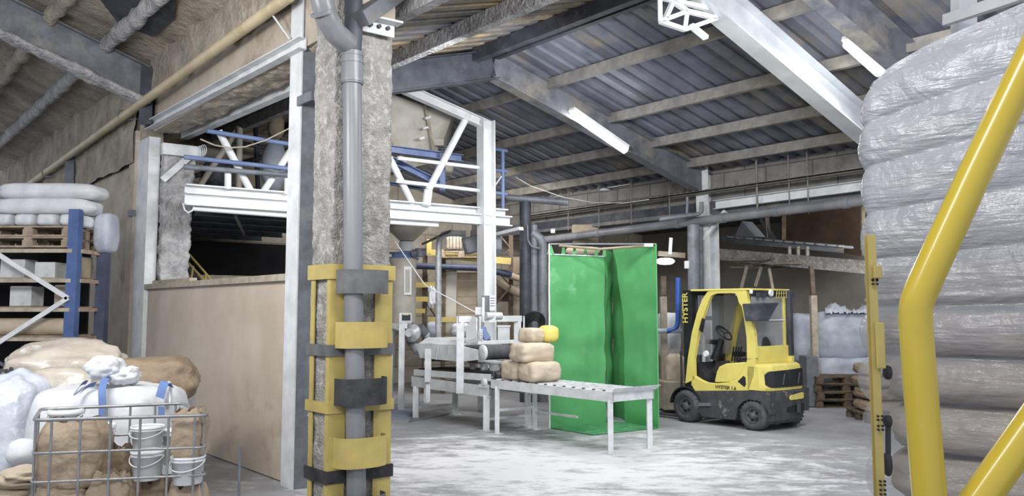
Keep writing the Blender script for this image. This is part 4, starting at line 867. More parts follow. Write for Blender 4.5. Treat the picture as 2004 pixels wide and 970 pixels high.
b = MB(); b.box(P(1145, 458, 17.5), .6, .3, .42); b.build('block_pile', 'block', None, 'tan pile of blocks showing above the green booth', 'block', bevel=.02)
b = MB(); b.box(P(1082, 452, 15.9), .09, .06, .09); b.build('junction_box', 'pail', None, 'small white junction box above the left end of the overhead pipe', 'box', bevel=.01)
ho = thing('hose_coil', 'coil of black hose hanging in front of the upright pipes', 'hose', tuple(P(1042, 640, 13.2)))
for k in range(6):
    b = MB(); b.torus(P(1041+k*.6, 634+k, 13.2+k*.03), .19-.018*k, .016, (0, 1, .1), 26, 8, sx=1.25); b.build('loop', 'black', ho)

# ================================================================ PACKING CONVEYOR
c1 = G(952, 843); c1.z = 0
def CV(px, py, o=0.0): return VP(px, py, c1+v*o, u)
def Cq(a, o, z): return V3((c1.x, c1.y, 0))+u*a+v*o+Z*z
def ca(px): return (CV(px, 700)-c1).dot(u)
aL = ca(815); Wd = .78
cv = thing('packing_conveyor', 'grey-white two-level sack conveyor with black belts and press drum', 'conveyor', tuple(c1))
def cp(name, m, fn, **k): b = MB(); fn(b); return b.build(name, m, cv, **k)
zr0, zr1 = CV(960, 776).z, CV(960, 757).z
for o in (0, Wd):
    cp('side_channel', 'machine', lambda b: b.chan(Cq(-.08, o, (zr0+zr1)/2), Cq(aL+.1, o, (zr0+zr1)/2+.02), .06, zr1-zr0+.02, .01, flip=-1 if o else 1))
    cp('belt_rail', 'machine', lambda b: b.chan(CV(966, 739)+v*o, CV(812, 728)+v*o, .05, .10, .01, flip=-1 if o else 1))
zb0 = CV(966, 731).z+.02; zb1 = CV(812, 722).z+.02
cp('belt', 'black', lambda b: b.hexa([Cq(-.15, .05, zb0-.12), Cq(-.15, Wd-.05, zb0-.12), Cq(aL, Wd-.05, zb1-.12), Cq(aL, .05, zb1-.12)], [Cq(-.15, .05, zb0), Cq(-.15, Wd-.05, zb0), Cq(aL, Wd-.05, zb1), Cq(aL, .05, zb1)]))
cp('end_roller', 'band', lambda b: b.tube([Cq(-.17, .02, zb0-.08), Cq(-.17, Wd, zb0-.08)], .085, 20))
cp('drive_sprocket', 'darksteel', lambda b: [b.torus(Cq(-.17, -.02, zb0-.02-.05*k), .03, .012, v, 10, 6) for k in range(5)])
cp('bearing', 'machine', lambda b: (b.lathe(Cq(.02, -.06, zr1+.06), [(.03, 0), (.07, .01), (.07, .05)], 20, v), b.box(Cq(.02, -.03, zr1+.01), .2, .05, .05, u, v)))
for a, o in ((.0, 0), (aL, 0), (.0, Wd), (aL, Wd)):
    cp('leg', 'machine', lambda b: b.beam(Cq(a, o, .012), Cq(a, o, zr0+.02), .10, .10), bevel=.004)
    cp('foot_plate', 'machine', lambda b: b.box(Cq(a, o, .006), .2, .16, .012, u, v))
cp('foot_brace', 'machine', lambda b: b.beam(Cq(aL, 0, .18), Cq(aL, Wd, .18), .04, .04))
cp('foot_brace', 'machine', lambda b: b.beam(Cq(0, 0, .18), Cq(0, Wd, .18), .04, .04))
# upper press section
a_p = ca(905); a_q = ca(838)
zt = CV(905, 618).z
for o in (-.04, Wd+.30):
    cp('frame_post', 'machine', lambda b: b.beam(Cq(a_p, o, zr0 if o < 0 else .9), Cq(a_p, o, zt), .12, .09), bevel=.004)
cp('frame_head', 'machine', lambda b: b.beam(Cq(a_p, -.1, zt-.05), Cq(a_p, Wd+.36, zt-.05), .10, .10), bevel=.004)
cp('corner_gusset', 'pail', lambda b: b.poly([CV(912, 640, .0), CV(925, 620, .0), CV(932, 622, .0), CV(932, 662, .0), CV(912, 668, .0)], v, .02))
cp('short_post', 'machine', lambda b: b.beam(CV(838, 747, -.03), CV(838, 682, -.03), .11, .08), bevel=.004)
cp('short_foot', 'machine', lambda b: b.beam(CV(838, 752, -.06), CV(838, 786, -.06), .07, .05))
body = [CV(812, 672), CV(822, 700), CV(900, 708), CV(935, 704), CV(937, 685), CV(900, 676), CV(862, 674), CV(840, 671)]
cp('press_side', 'machine', lambda b: b.poly(body, v, .03), bevel=.004)
cp('press_side', 'machine', lambda b: b.poly([q_+v*Wd for q_ in body], v, .03))
cp('press_cover', 'pail', lambda b: b.hexa([CV(818, 672)+v*.0, CV(905, 676)+v*0, CV(905, 676)+v*.75, CV(818, 672)+v*.75], [CV(826, 660)+v*.1, CV(905, 668)+v*.1, CV(905, 668)+v*.65, CV(826, 660)+v*.65]), bevel=.01)
for x in (858, 880): cp('cover_seam', 'machine', lambda b: b.beam(CV(x, 676, -.012), CV(x-4, 704, -.012), .012, .012))
cp('upper_belt', 'black', lambda b: b.hexa([CV(830, 706, .06), CV(935, 708, .06), CV(935, 708, .7), CV(830, 706, .7)], [CV(830, 700, .06), CV(935, 700, .06), CV(935, 700, .7), CV(830, 700, .7)]))
ad = ca(950)
cp('press_drum', 'rubber', lambda b: b.tube([CV(950, 690, .02)+u*.06, CV(950, 690, .02)+u*.06+v*(Wd-.08)], .115, 28))
cp('drum_collar', 'machine', lambda b: b.lathe(CV(948, 690, -.02)+u*.06, [(.05, 0), (.12, .005), (.12, .03)], 20, v))
cp('cross_beam', 'machine', lambda b: b.beam(CV(934, 670, -.0), CV(934, 670, 0)+v*(Wd+.32), .06, .055))
for o in (.03, Wd+.10):
    sp0 = CV(936, 664, 0)+v*o
    cp('spring', 'white', lambda b: b.tube([sp0+V3((math.cos(t)*.04, math.sin(t)*.04, t/(2*math.pi)*.026)) for t in [k*.5 for k in range(76)]], .007, 6))
    cp('spring_rod', 'machine', lambda b: b.tube([sp0, sp0+Z*.36], .014, 8))
cp('blue_actuator', 'mblue', lambda b: b.beam(CV(940, 640, .15), CV(955, 664, .25), .09, .12), bevel=.02)
cp('blue_actuator', 'band', lambda b: b.beam(CV(946, 640, .35), CV(957, 668, .35), .06, .06), bevel=.02)
cp('head_motor', 'duct', lambda b: b.tube([CV(950, 618, .2), CV(950, 618, .2)+v*.3], .06, 14))
cp('head_clutter', 'machine', lambda b: (b.box(CV(938, 608, .2), .12, .1, .12), b.box(CV(958, 624, .3), .2, .1, .1), b.box(CV(946, 600, .2), .04, .04, .3)))
cp('rear_shelf', 'machine', lambda b: b.box(Cq(a_p+.2, Wd+.1, .95), 1.0, .5, .03, u, v))
for i, (x, w_) in enumerate(((925, .1), (948, .13), (968, .18))):
    cp('under_motor', 'duct', lambda b: b.tube([CV(x, 712, .35), CV(x, 730, .35)], w_*.5, 12))
cb = thing('control_box', 'small white control box mounted on the mezzanine post above the conveyor', 'box', tuple(P(952, 595, 13.2)))
b = MB(); b.box(P(951, 594, 13.7), .15, .17, .29); b.build('box_body', 'steelgrey', cb, bevel=.01)
b = MB(); b.box(P(964, 593, 13.65), .11, .15, .27); b.build('label_panel', 'pail', cb, bevel=.008)
b = MB()
for k in range(4): b.box(P(964, 583+k*5, 13.57), .08, .004, .012)
b.build('label_lines', 'steelgrey', cb)
b = MB(); b.box(P(986, 652, 14.2), .22, .2, .26); b.box(P(986, 638, 14.2), .25, .23, .03); b.build('white_bin', 'pail', None, 'small white bin behind the conveyor springs', 'bin', bevel=.01)
b = MB(); b.poly([G(808, 808, .004), G(868, 800, .004), G(890, 808, .004), G(800, 826, .004)], Z, .012); b.build('floor_plate', 'steelgrey', None, 'thin steel plate lying on the floor under the left end of the conveyor', 'plate')
b = MB(); b.poly([G(757, 795, .004), G(812, 800, .004), G(800, 818, .004), G(757, 822, .004)], Z, .01); b.build('floor_mat', mat('blue_mat', '#8f99ac', '#7c8699', 4, .7), None, 'pale blue mat on the floor left of the conveyor', 'mat')

# ================================================================ ROLLER TABLE WITH SACKS
r0 = G(1195, 889); r0.z = 0
rt = thing('roller_table', 'white steel roller table in front of the green booth, sacks at its left end', 'table', tuple(r0))
def Tq(a, o, z): return V3((r0.x, r0.y, 0))+u*a+v*o+Z*z
TL = (G(975, 848)-r0).dot(u); TW = (G(1273, 880)-r0).dot(v); ZTB = .80
print('TABLE', TL, TW)
TW = .70
def tp(name, m, fn, **k): b = MB(); fn(b); return b.build(name, m, rt, **k)
for o in (0, TW): tp('side_rail', 'machine', lambda b: b.chan(Tq(-.06, o, ZTB-.07), Tq(TL+.12, o, ZTB-.07), .05, .13, .01, flip=-1 if o else 1))
for a in (-.04, TL+.1): tp('end_rail', 'machine', lambda b: b.beam(Tq(a, 0, ZTB-.07), Tq(a, TW, ZTB-.07), .05, .12))
tp('end_lip', 'machine', lambda b: b.hexa([Tq(-.06, -.04, ZTB-.01), Tq(-.06, TW+.04, ZTB-.01), Tq(-.08, TW+.04, ZTB-.01), Tq(-.08, -.04, ZTB-.01)], [Tq(-.13, -.06, ZTB+.05), Tq(-.13, TW+.06, ZTB+.05), Tq(-.15, TW+.06, ZTB+.05), Tq(-.15, -.06, ZTB+.05)]))
for a, o in ((0, 0), (0, TW), (TL, 0), (TL, TW)): tp('leg', 'machine', lambda b: b.beam(Tq(a, o, .01), Tq(a, o, ZTB-.1), .07, .07), bevel=.004); tp('foot', 'machine', lambda b: b.box(Tq(a, o, .005), .14, .12, .01, u, v))
tp('cross_tie', 'machine', lambda b: b.beam(Tq(TL, 0, .35), Tq(TL, TW, .35), .04, .04))
tp('long_tie', 'machine', lambda b: b.beam(Tq(TL, TW, .28), Tq(TL-.9, TW, .28), .04, .03))
nR = 13
for i in range(nR):
    a = .1+(TL-.05)*i/(nR-1)
    tp('roller', 'duct', lambda b: b.tube([Tq(a, .02, ZTB-.02), Tq(a, TW-.02, ZTB-.02)], .026, 14))
    tp('axle_notch', 'darksteel', lambda b: b.box(Tq(a, -.003, ZTB-.015), .02, .03, .05, u, v))
tp('slide_sheet', 'machine', lambda b: b.box(Tq(TL*.5, TW*.5, ZTB-.055), TL, TW-.06, .008, u, v))
def tb(name, m, label, a, o, z, L, W_, H, seed, rz_=0):
    ax = (v*math.cos(rz_)+u*math.sin(rz_)); return sackobj(name, m, label, 'sack', Tq(a, o, z), L, W_, H, 'full tan sacks stacked on the roller table', seed=seed, e=5.5, rough=.04, ax=ax, pinch=.06, n=14)
tb('full_sack', 'tanbag', 'full tan sack at the bottom right of the stack on the roller table', TL-.62, .26, ZTB+.145, .56, .42, .30, 31)
tb('full_sack', 'tanbag', 'full tan sack at the bottom left of the stack on the roller table', TL-.18, .30, ZTB+.145, .56, .42, .30, 32, .05)
tb('full_sack', 'tanbag', 'full tan sack lying across the two bottom ones on the roller table', TL-.46, .26, ZTB+.415, .60, .46, .29, 33, -.05)
tb('full_sack', 'tanbag', 'creased tan sack on top of the stack, next to the yellow one', TL-.34, .36, ZTB+.665, .32, .34, .22, 34, .2)
sackobj('yellow_sack', 'lift_y', 'bright yellow sack on top of the tan stack beside the green booth', 'sack', Tq(TL-.42, .60, ZTB+.68), .27, .30, .26, seed=35, e=3.2, ax=v)

# ================================================================ GREEN BOOTH
gb = thing('green_booth', 'tall bright green screen booth with open front, curtains tied to a rod', 'screen booth', tuple(G(1205, 828)))
g1 = G(1076, 838); gf = G(1160, 852); g2 = G(1289, 838); gk = G(1212, 826)
for q_ in (g1, gf, g2, gk): q_.z = 0
HB = P(1073, 477, g1.y).z
def lp(p, q_, f, z=0): r = p.lerp(q_, f); return V3((r.x, r.y, z))
ge = lp(g1, gk, .80); gp = lp(g1, gk, .80)+V3((.22, .75, 0)); 
zc_ = P(1073, 497, g1.y).z
def wr(p, q_, f, z, amp=.018, seed=0):
    r = lp(p, q_, f, z); n = V3((q_-p).y, -(q_-p).x, 0) if False else V3(((q_-p).y, -(q_-p).x, 0)).normalized()
    return r+n*(amp*noise.noise(V3((f*2.2, z*3.2, seed)))+amp*.5*noise.noise(V3((f*6, z*1.2, seed)))+amp*.6*math.sin(z*9+noise.noise(V3((f*2, z, seed)))*2))
def two(b, fn, nu, nv, n, t=.006):
    b.grid(fn, nu, nv); b.grid(lambda i, j: fn(i, j)+n*t, nu, nv)
b = MB(); two(b, lambda i, j: wr(g1, ge, i, .01+(zc_-.01)*j, .02, 1), 40, 70, V3((.2, 1, 0)).normalized()); b.build('left_curtain', 'green', gb)
def right(i, j):
    z = .01+(HB-.03)*j; f0 = max(0, .24*min(1, (1-j)/.42)**.8); f = f0+(1-f0)*i
    return wr(gk, g2, f-.12*(1-f), z, .014, 2)
b = MB(); two(b, right, 40, 70, V3((-.2, 1, 0)).normalized()); b.build('right_curtain', 'green', gb)
gq = lp(gk, g2, .30)+V3((.05, .18, 0))
b = MB(); two(b, lambda i, j: wr(ge, gp, i, .01+(HB-.05)*j, .02, 3), 16, 40, V3((1, 0, 0))); two(b, lambda i, j: wr(gp, gq, i, .01+(HB-.05)*j, .02, 4), 16, 40, V3((0, 1, 0))); b.build('corner_fold', 'green', gb)
b = MB(); b.poly([g1+Z*.006, gf+Z*.006, g2+Z*.006, gk+Z*.006], Z, .008); b.build('floor_sheet', 'greenfl', gb)
for p, nm in ((g1, 0), (g2, 1)):
    b = MB(); b.beam(V3((p.x, p.y, 0)), V3((p.x, p.y, HB)), .022, .022); b.build('frame_post', 'white' if nm == 0 else 'green', gb)
b = MB(); b.beam(lp(g1, g2, 0, HB), lp(g1, g2, 1, HB), .02, .02); b.build('top_bar', 'steelgrey', gb)
b = MB(); b.tube([lp(g1, gk, .12, HB-.02)+V3((.02, .03, 0)), lp(g1, g2, .5, HB-.06)+V3((0, .3, 0)), lp(g1, g2, .93, HB-.03)], .022, 10); b.build('curtain_rod', 'block', gb)
b = MB(); b.beam(lp(g1, gk, 0, zc_), lp(g1, gk, .8, zc_), .014, .016); b.build('curtain_hem', 'white', gb)
for i, f in enumerate((.0, .18, .34, .5, .66, .78)):
    p = lp(g1, gk, f+.02); b = MB(); w_ = .035 if i else .06
    b.poly([V3((p.x-w_, p.y, zc_)), V3((p.x+w_, p.y, zc_)), V3((p.x+.012, p.y, HB-.01)), V3((p.x-.012, p.y, HB-.01))], (0, 1, 0), .006); b.build('curtain_tie', 'green', gb)
b = MB(); b.box(lp(g1, g2, .93, HB-.02), .14, .05, .05); b.build('rod_clamp', 'pail', gb)
sackobj('rolled_paper', 'block', 'tan rolled bundle visible through the top of the green booth', 'roll', P(1140, 491, 13.6), .62, .2, .16, seed=50, e=3)
# ================================================================ FORKLIFT
F0 = G(1471, 842); F0.z = 0
def FQ(a, o, z): return V3((F0.x, F0.y, 0))+u*a+v*o+Z*z
def FK(px, py, o=0.0): return VP(px, py, F0+v*o, u)
def RKp(px, py, k=.27): return VP(px, py, F0-u*k, v)
FW = 1.0; KR = .27
fk = thing('forklift', 'yellow and charcoal forklift truck seen from behind, parked beside the big bags', 'forklift', tuple(FQ(.6, .5, 0)))
def fp(name, m, fn, parent=None, **k): b = MB(); fn(b); return b.build(name, m, parent or fk, **k)
def ext(b, px, o0, o1, base=0.0): pts = [FK(x, y, base)+v*o0 for x, y in px]; b.poly(pts, v, o1-o0)
def wheel(px, r, name, steer=0, o=.03, w_=.2):
    c = FK(px, 700); a = (c-F0).dot(u); ax = (v+u*steer).normalized(); cc_ = FQ(a, o, r)
    t = MB(); t.lathe(cc_, [(r*.55, -.005), (r*.62, -.02), (r*.9, -.02), (r, .03), (r, w_-.03), (r*.9, w_), (r*.55, w_)], 40, ax, cap=False)
    W_ = t.build('wheel', 'rubber', fk)
    b = MB()
    for k in range(22):
        an = 2*math.pi*k/22; e1 = Z.cross(ax).normalized(); d = e1*math.cos(an)+Z*math.sin(an); tg = ax.cross(d); b.box(cc_+d*(r*.985)+ax*(w_/2), .02, w_*.9, .02, d, ax, tg)
    b.build('tread', 'rubber', W_)
    b = MB(); b.lathe(cc_, [(r*.57, .03), (r*.52, -.01), (r*.42, .03), (r*.25, .03), (r*.22, -.01), (.001, -.012)], 28, ax, cap=False); b.build('rim', 'rim', W_)
    for k in range(5):
        an = 2*math.pi*k/5; e1 = Z.cross(ax).normalized(); b = MB(); b.lathe(cc_+(e1*math.cos(an)+Z*math.sin(an))*r*.33+ax*.02, [(.018, 0), (.018, -.02), (.001, -.02)], 6, ax, False, cap=False); b.build('wheel_nut', 'black', W_)
wheel(1341, .262, 'front', 0, -.02, .22); wheel(1470, .225, 'rear', .12, .0, .2)
wheel(1341, .262, 'front', 0, .82, .22); wheel(1470, .225, 'rear', .12, .80, .2)
# chassis side skirts (charcoal), real thickness, both sides
sk = [(1360, 764), (1464, 764), (1464, 782), (1452, 787), (1443, 798), (1438, 822), (1372, 815), (1365, 800)]
fp('side_skirt', 'lift_g', lambda b: ext(b, sk, 0.0, .14), bevel=.01)
fp('side_skirt', 'lift_g', lambda b: ext(b, sk, FW-.14, FW), bevel=.01)
fp('chassis', 'black', lambda b: b.hexa([FQ(-.1, .24, .16), FQ(-.1, .78, .16), FQ(1.1, .78, .16), FQ(1.1, .24, .16)], [FQ(-.1, .14, .55), FQ(-.1, .86, .55), FQ(1.15, .86, .55), FQ(1.15, .14, .55)]))
fp('step', 'steelgrey', lambda b: ext(b, [(1366, 788), (1390, 788), (1391, 794), (1366, 794)], -.03, .02))
# counterweight : plan outline extruded and shaped
def cwring(z, grow=0.0, back=0.0):
    o_ = [(.10, 0.0-grow), (-.10-back, 0.0-grow), (-.20-back, .04-grow), (-.27-back, .16), (-.30-back, .5), (-.27-back, .84), (-.20-back, .96+grow), (-.10-back, 1.0+grow), (.10, 1.0+grow)]
    return [FQ(a, o, z) for a, o in o_]
def loft(b, rings, cap=True):
    n = len(rings[0]); vs = [p for r in rings for p in r]; fs = []
    for i in range(len(rings)-1):
        for k in range(n): fs.append((i*n+k, i*n+(k+1) % n, (i+1)*n+(k+1) % n, (i+1)*n+k))
    b.add(vs, fs); 
    if cap: b.add(rings[0], [tuple(range(n))]); b.add(rings[-1], [tuple(range(n))])
zsk = FK(1500, 766).z; zct = FK(1480, 712).z
def cwr(z, back=0, hw=0):
    o_ = [(-.16, 0.0), (-.22-back, .02), (-.29-back, .14), (-.33-back, .5), (-.29-back, .86), (-.22-back, .98), (-.16, 1.0)]
    return [FQ(a, o, z) for a, o in o_]
def cw(b): loft(b, [cwr(.11, -.05), cwr(.16, -.01), cwr(.45, .02), cwr(zsk-.03, .02), cwr(zsk, 0)])
fp('counterweight', 'lift_g', cw, bevel=.012)
# wheel arch filler above the rear wheel
fp('rear_arch', 'lift_g', lambda b: ext(b, [(1464, 764), (1506, 766), (1506, 812), (1500, 800), (1494, 790), (1482, 784), (1464, 782)], 0, .16), bevel=.008)
fp('rear_arch', 'lift_g', lambda b: ext(b, [(1464, 764), (1506, 766), (1506, 812), (1500, 800), (1494, 790), (1482, 784), (1464, 782)], FW-.16, FW))
fp('wheel_well', 'black', lambda b: ext(b, [(1436, 764), (1500, 766), (1503, 800), (1440, 800)], .24, .76))
# yellow cowl
def cwl(z, back=0, inn=0):
    o_ = [(.06, 0.0+inn), (-.14-back, 0.0+inn), (-.22-back, .03+inn), (-.29-back, .15), (-.32-back, .5), (-.29-back, .85), (-.22-back, .97-inn), (-.14-back, 1.0-inn), (.06, 1.0-inn)]
    return [FQ(a, o, z) for a, o in o_]
zw0 = FK(1500, 758).z; zw1 = FK(1500, 722).z
fp('cowl', 'lift_y', lambda b: loft(b, [cwl(zsk+.005), cwl(zsk+.03, .005), cwl(zw0-.02, .01), cwl(zct-.1, -.01), cwl(zct-.03, -.03), cwl(zct, -.07, .04)]), bevel=.012)
# cowl window: framed dark grille wrapped on the rear face
def wn(b, gx=.0, off=.012, y0=.13, y1=.95, z0=None, z1=None, cut=.05):
    z0 = zsk+.075 if z0 is None else z0; z1 = zct-.10 if z1 is None else z1; pts = []
    def rear(o):   # a on the rear face
        ks = [(.0, -.165), (.03, -.225), (.15, -.295), (.5, -.325), (.85, -.295), (.97, -.225)]
        for (o0, a0), (o1, a1) in zip(ks[:-1], ks[1:]):
            if o <= o1: return a0+(a1-a0)*(o-o0)/(o1-o0)
        return -.2
    n = 24; vs = []
    for i in range(n+1):
        o = y0+(y1-y0)*i/n; e = min(i, n-i)/n; c = cut*max(0, 1-e/.09)**2
        for zz in (z0+c, z1-c-(.03*(1-i/n))): vs.append(FQ(rear(o)-off, o, zz))
    for i in range(n+1):
        o = y0+(y1-y0)*i/n; e = min(i, n-i)/n; c = cut*max(0, 1-e/.09)**2
        for zz in (z0+c, z1-c-(.03*(1-i/n))): vs.append(FQ(rear(o)+.02, o, zz))
    m_ = 2*(n+1); fs = []
    for i in range(n): fs += [(2*i, 2*i+1, 2*i+3, 2*i+2), (m_+2*i, m_+2*i+1, m_+2*i+3, m_+2*i+2), (2*i, 2*i+2, m_+2*i+2, m_+2*i), (2*i+1, 2*i+3, m_+2*i+3, m_+2*i+1)]
    fs += [(0, 1, m_+1, m_), (2*n, 2*n+1, m_+2*n+1, m_+2*n)]
    b.add(vs, fs)
wnd = fp('rear_opening', 'black', lambda b: wn(b, y0=.03, y1=.97, z0=zsk+.05, z1=zct-.08))
for k in (.32, .70): fp('radiator_hose', 'lift_g', lambda b: b.tube([FQ(-.325, k, zsk+.09), FQ(-.332, k+.04, zct-.15)], .014, 8), wnd)
fp('yellow_label', 'lift_y', lambda b: wn(b, y0=.44, y1=.84, z0=.46, z1=.56, off=.03, cut=.02))
fp('tow_recess', 'black', lambda b: wn(b, y0=.40, y1=.86, z0=.28, z1=.39, off=.026, cut=.01))
fp('tow_pin', 'lift_g', lambda b: b.box(FQ(-.375, .63, .335), .03, .05, .14, u, v))
fp('rear_lamp', 'rim', lambda b: b.box(FQ(-.25, .985, zsk-.02), .04, .05, .12, u, v))
# yellow side body and pillars
side = [(1355, 733), (1369, 742), (1382, 748), (1400, 750), (1426, 748), (1442, 740), (1452, 726), (1460, 708), (1463, 700), (1478, 700), (1476, 735), (1466, 764), (1360, 765), (1352, 752)]
for o in (0, FW-.08): fp('side_frame', 'lift_y', lambda b: ext(b, side, o, o+.08), bevel=.01)
fp('seat_cover', 'lift_y', lambda b: ext(b, [(1396, 748), (1400, 728), (1405, 717), (1418, 711), (1458, 708), (1453, 724), (1443, 739), (1427, 748)], .02, .92), bevel=.02)
fp('vent_recess', 'black', lambda b: ext(b, [(1444, 746), (1455, 735), (1459, 738), (1460, 752), (1457, 757)], -.004, .03))
def pill(b, outer, inner, o0, o1):
    n = len(outer)
    for i in range(n-1):
        q4 = [outer[i], outer[i+1], inner[i+1], inner[i]]; ext(b, q4, o0, o1)
outA = [(1341, 750), (1346, 700), (1354, 650), (1364, 612), (1374, 586), (1384, 571), (1396, 566)]
innA = [(1359, 742), (1358, 702), (1366, 655), (1376, 618), (1385, 592), (1391, 579), (1400, 574)]
outB = [(1396, 566), (1430, 565), (1446, 566), (1460, 568)]; innB = [(1400, 574), (1430, 573), (1441, 574), (1446, 592)]
outC = [(1460, 568), (1464, 592), (1469, 620), (1476, 650), (1480, 700)]; innC = [(1446, 592), (1452, 600), (1457, 630), (1461, 660), (1462, 704)]
for o in (0, FW-.06): fp('guard_pillar', 'lift_y', lambda b: (pill(b, outA, innA, o, o+.06), pill(b, outB, innB, o, o+.06), pill(b, outC, innC, o, o+.06) if o == 0 else None))
# overhead guard
a_r0 = (FK(1480, 566)-F0).dot(u); zr = FK(1470, 566).z
a_f = (FK(1352, 566)-F0).dot(u)
rk_a = -.02
fp('roof_plate', 'lift_y', lambda b: b.hexa([FQ(a_f, -.01, zr-.01), FQ(rk_a, -.01, zr-.01), FQ(rk_a, FW+.02, zr-.01), FQ(a_f, FW+.02, zr-.01)], [FQ(a_f, -.01, zr+.02), FQ(rk_a, -.01, zr+.02), FQ(rk_a, FW+.02, zr+.02), FQ(a_f, FW+.02, zr+.02)]), bevel=.006)
fp('rear_header', 'black', lambda b: b.hexa([FQ(.02, .1, zr-.10), FQ(-.02, .1, zr-.10), FQ(-.02, .98, zr-.10), FQ(.02, .98, zr-.10)], [FQ(.02, .1, zr-.01), FQ(-.02, .1, zr-.01), FQ(-.02, .98, zr-.01), FQ(.02, .98, zr-.01)]))
# rear far pillar (dark)
fp('rear_post', 'darksteel', lambda b: b.beam(FQ(-.02, FW-.02, zct), FQ(-.02, FW-.02, zr), .10, .10, up=u), bevel=.004)
fp('rear_post_inner', 'lift_y', lambda b: b.beam(FQ(-.0, FW-.12, zct), FQ(-.0, FW-.12, zr-.1), .05, .04, up=u))
# rear screen : glass and yellow panel
def gpane():
    m = bpy.data.materials.new('dusty_glass'); m.use_nodes = True; nt = m.node_tree; N = nt.nodes; L = nt.links; out = N['Material Output']
    b = N['Principled BSDF']; b.inputs['Base Color'].default_value = lin('#b9bcc0'); b.inputs['Roughness'].default_value = .15
    t = N.new('ShaderNodeBsdfTransparent'); mx = N.new('ShaderNodeMixShader'); mx.inputs[0].default_value = .28
    L.new(t.outputs[0], mx.inputs[1]); L.new(b.outputs[0], mx.inputs[2]); L.new(mx.outputs[0], out.inputs[0]); return m
M['glass'] = gpane()
zp0, zp1, zg = zct, FK(1470, 678).z, zr-.11
fp('rear_panel', 'lift_y', lambda b: b.hexa([FQ(.02, .04, zp0), FQ(-.03, .04, zp0), FQ(-.03, .96, zp0), FQ(.02, .96, zp0)], [FQ(.02, .04, zp1), FQ(-.03, .04, zp1), FQ(-.03, .96, zp1), FQ(.02, .96, zp1)]), bevel=.006)
fp('rear_glass', 'glass', lambda b: b.hexa([FQ(.0, .06, zp1), FQ(-.008, .06, zp1), FQ(-.008, .86, zp1), FQ(.0, .86, zp1)], [FQ(.0, .06, zg), FQ(-.008, .06, zg), FQ(-.008, .86, zg), FQ(.0, .86, zg)]))
fp('screen_rail', 'pail', lambda b: b.beam(FQ(-.015, .1, (zp1+zg)/2+.02), FQ(-.015, .88, (zp1+zg)/2+.02), .014, .018))
fp('windscreen', 'glass', lambda b: b.hexa([FQ(1.02, .08, 1.1), FQ(1.03, .08, 1.1), FQ(1.03, .92, 1.1), FQ(1.02, .92, 1.1)], [FQ(.86, .08, zr-.08), FQ(.87, .08, zr-.08), FQ(.87, .92, zr-.08), FQ(.86, .92, zr-.08)]))
fp('mirror_hood', 'darksteel', lambda b: (lambda q0: b.hexa([q0[0], q0[1], q0[1]-u*.2, q0[0]-u*.2], [q0[2], q0[3], q0[3]-u*.26, q0[2]-u*.26]))([RKp(1458, 628, .04), RKp(1482, 627, .04), RKp(1452, 594, .04), RKp(1495, 592, .04)]), bevel=.01)
fp('work_lamp', 'pail', lambda b: b.lathe(RKp(1511, 573, .05), [(.05, 0), (.06, .02), (.04, .06)], 18, u)); fp('work_lamp', 'pail', lambda b: b.lathe(RKp(1470, 574, .05), [(.025, 0), (.03, .06)], 12, Z))
bc = fp('beacon_cage', 'yellow', lambda b: [b.tube([RKp(1521+k*4.3, 566, .08), RKp(1519+k*5, 583, .10)], .006, 6) for k in range(5)]+[b.tube([RKp(1520, y, .09), RKp(1538, y, .09)], .006, 6) for y in (567, 574, 582)])
for x in (1484, 1495, 1545, 1552): fp('header_bracket', 'darksteel', lambda b: b.box(RKp(x, 577, .04), .05, .06, .08, u, v))
# cab interior
fp('front_cowl', 'black', lambda b: b.hexa([FQ(.55, .1, .5), FQ(1.05, .1, .5), FQ(1.05, .9, .5), FQ(.55, .9, .5)], [FQ(.75, .1, .55), FQ(1.04, .1, .98), FQ(1.04, .9, .98), FQ(.75, .9, .55)]))
fp('cab_floor', 'black', lambda b: b.hexa([FQ(.0, .08, .50), FQ(1.05, .08, .50), FQ(1.05, .92, .50), FQ(.0, .92, .50)], [FQ(.0, .08, .62), FQ(1.05, .08, .62), FQ(1.05, .92, .62), FQ(.0, .92, .62)]))
fp('seat_base', 'black', lambda b: b.sack(FQ(.26, .5, .99), .48, .5, .16, ax=u, e=4, rough=0), weld=True)
fp('seat_back', 'black', lambda b: b.sack(FQ(.06, .5, 1.22), .14, .46, .46, ax=u, e=4, rough=0), weld=True)
st_ = [FK(1400, 703, .5), FK(1408, 676, .5), FK(1412, 664, .5)]
fp('steering_column', 'black', lambda b: b.tube(st_, [.09, .06, .05], 14))
swc = FK(1417, 651, .5)
swax = (Z*.7-u*.72).normalized()
sw = fp('steering_wheel', 'black', lambda b: b.torus(swc, .15, .014, swax, 30, 8))
for k in range(3):
    an = k*2.1; e1 = v; e2 = swax.cross(v); fp('spoke', 'black', lambda b: b.tube([swc, swc+(e1*math.cos(an)+e2*math.sin(an))*.145], .011, 8), sw)
fp('dash', 'black', lambda b: b.box(FK(1396, 668, .5), .16, .3, .07, u, v), bevel=.02)
fp('control_levers', 'black', lambda b: [b.tube([FK(1432+k*5, 706, .6), FK(1436+k*5, 678, .6)], .014, 8) for k in range(4)])
fp('arm_rest', 'black', lambda b: b.box(FK(1446, 692, .7), .2, .12, .08, u, v), bevel=.02)
fp('head_lamp', 'pail', lambda b: b.lathe(FK(1380, 692, .02), [(.045, 0), (.055, .03), (.03, .07)], 16, v))
fp('side_mirror', 'black', lambda b: ext(b, [(1370, 645), (1376, 622), (1380, 625), (1376, 650)], -.03, .0))
fp('grab_lamp', 'white', lambda b: b.lathe(FK(1443, 578, .04), [(.03, 0), (.035, .05)], 12, Z))
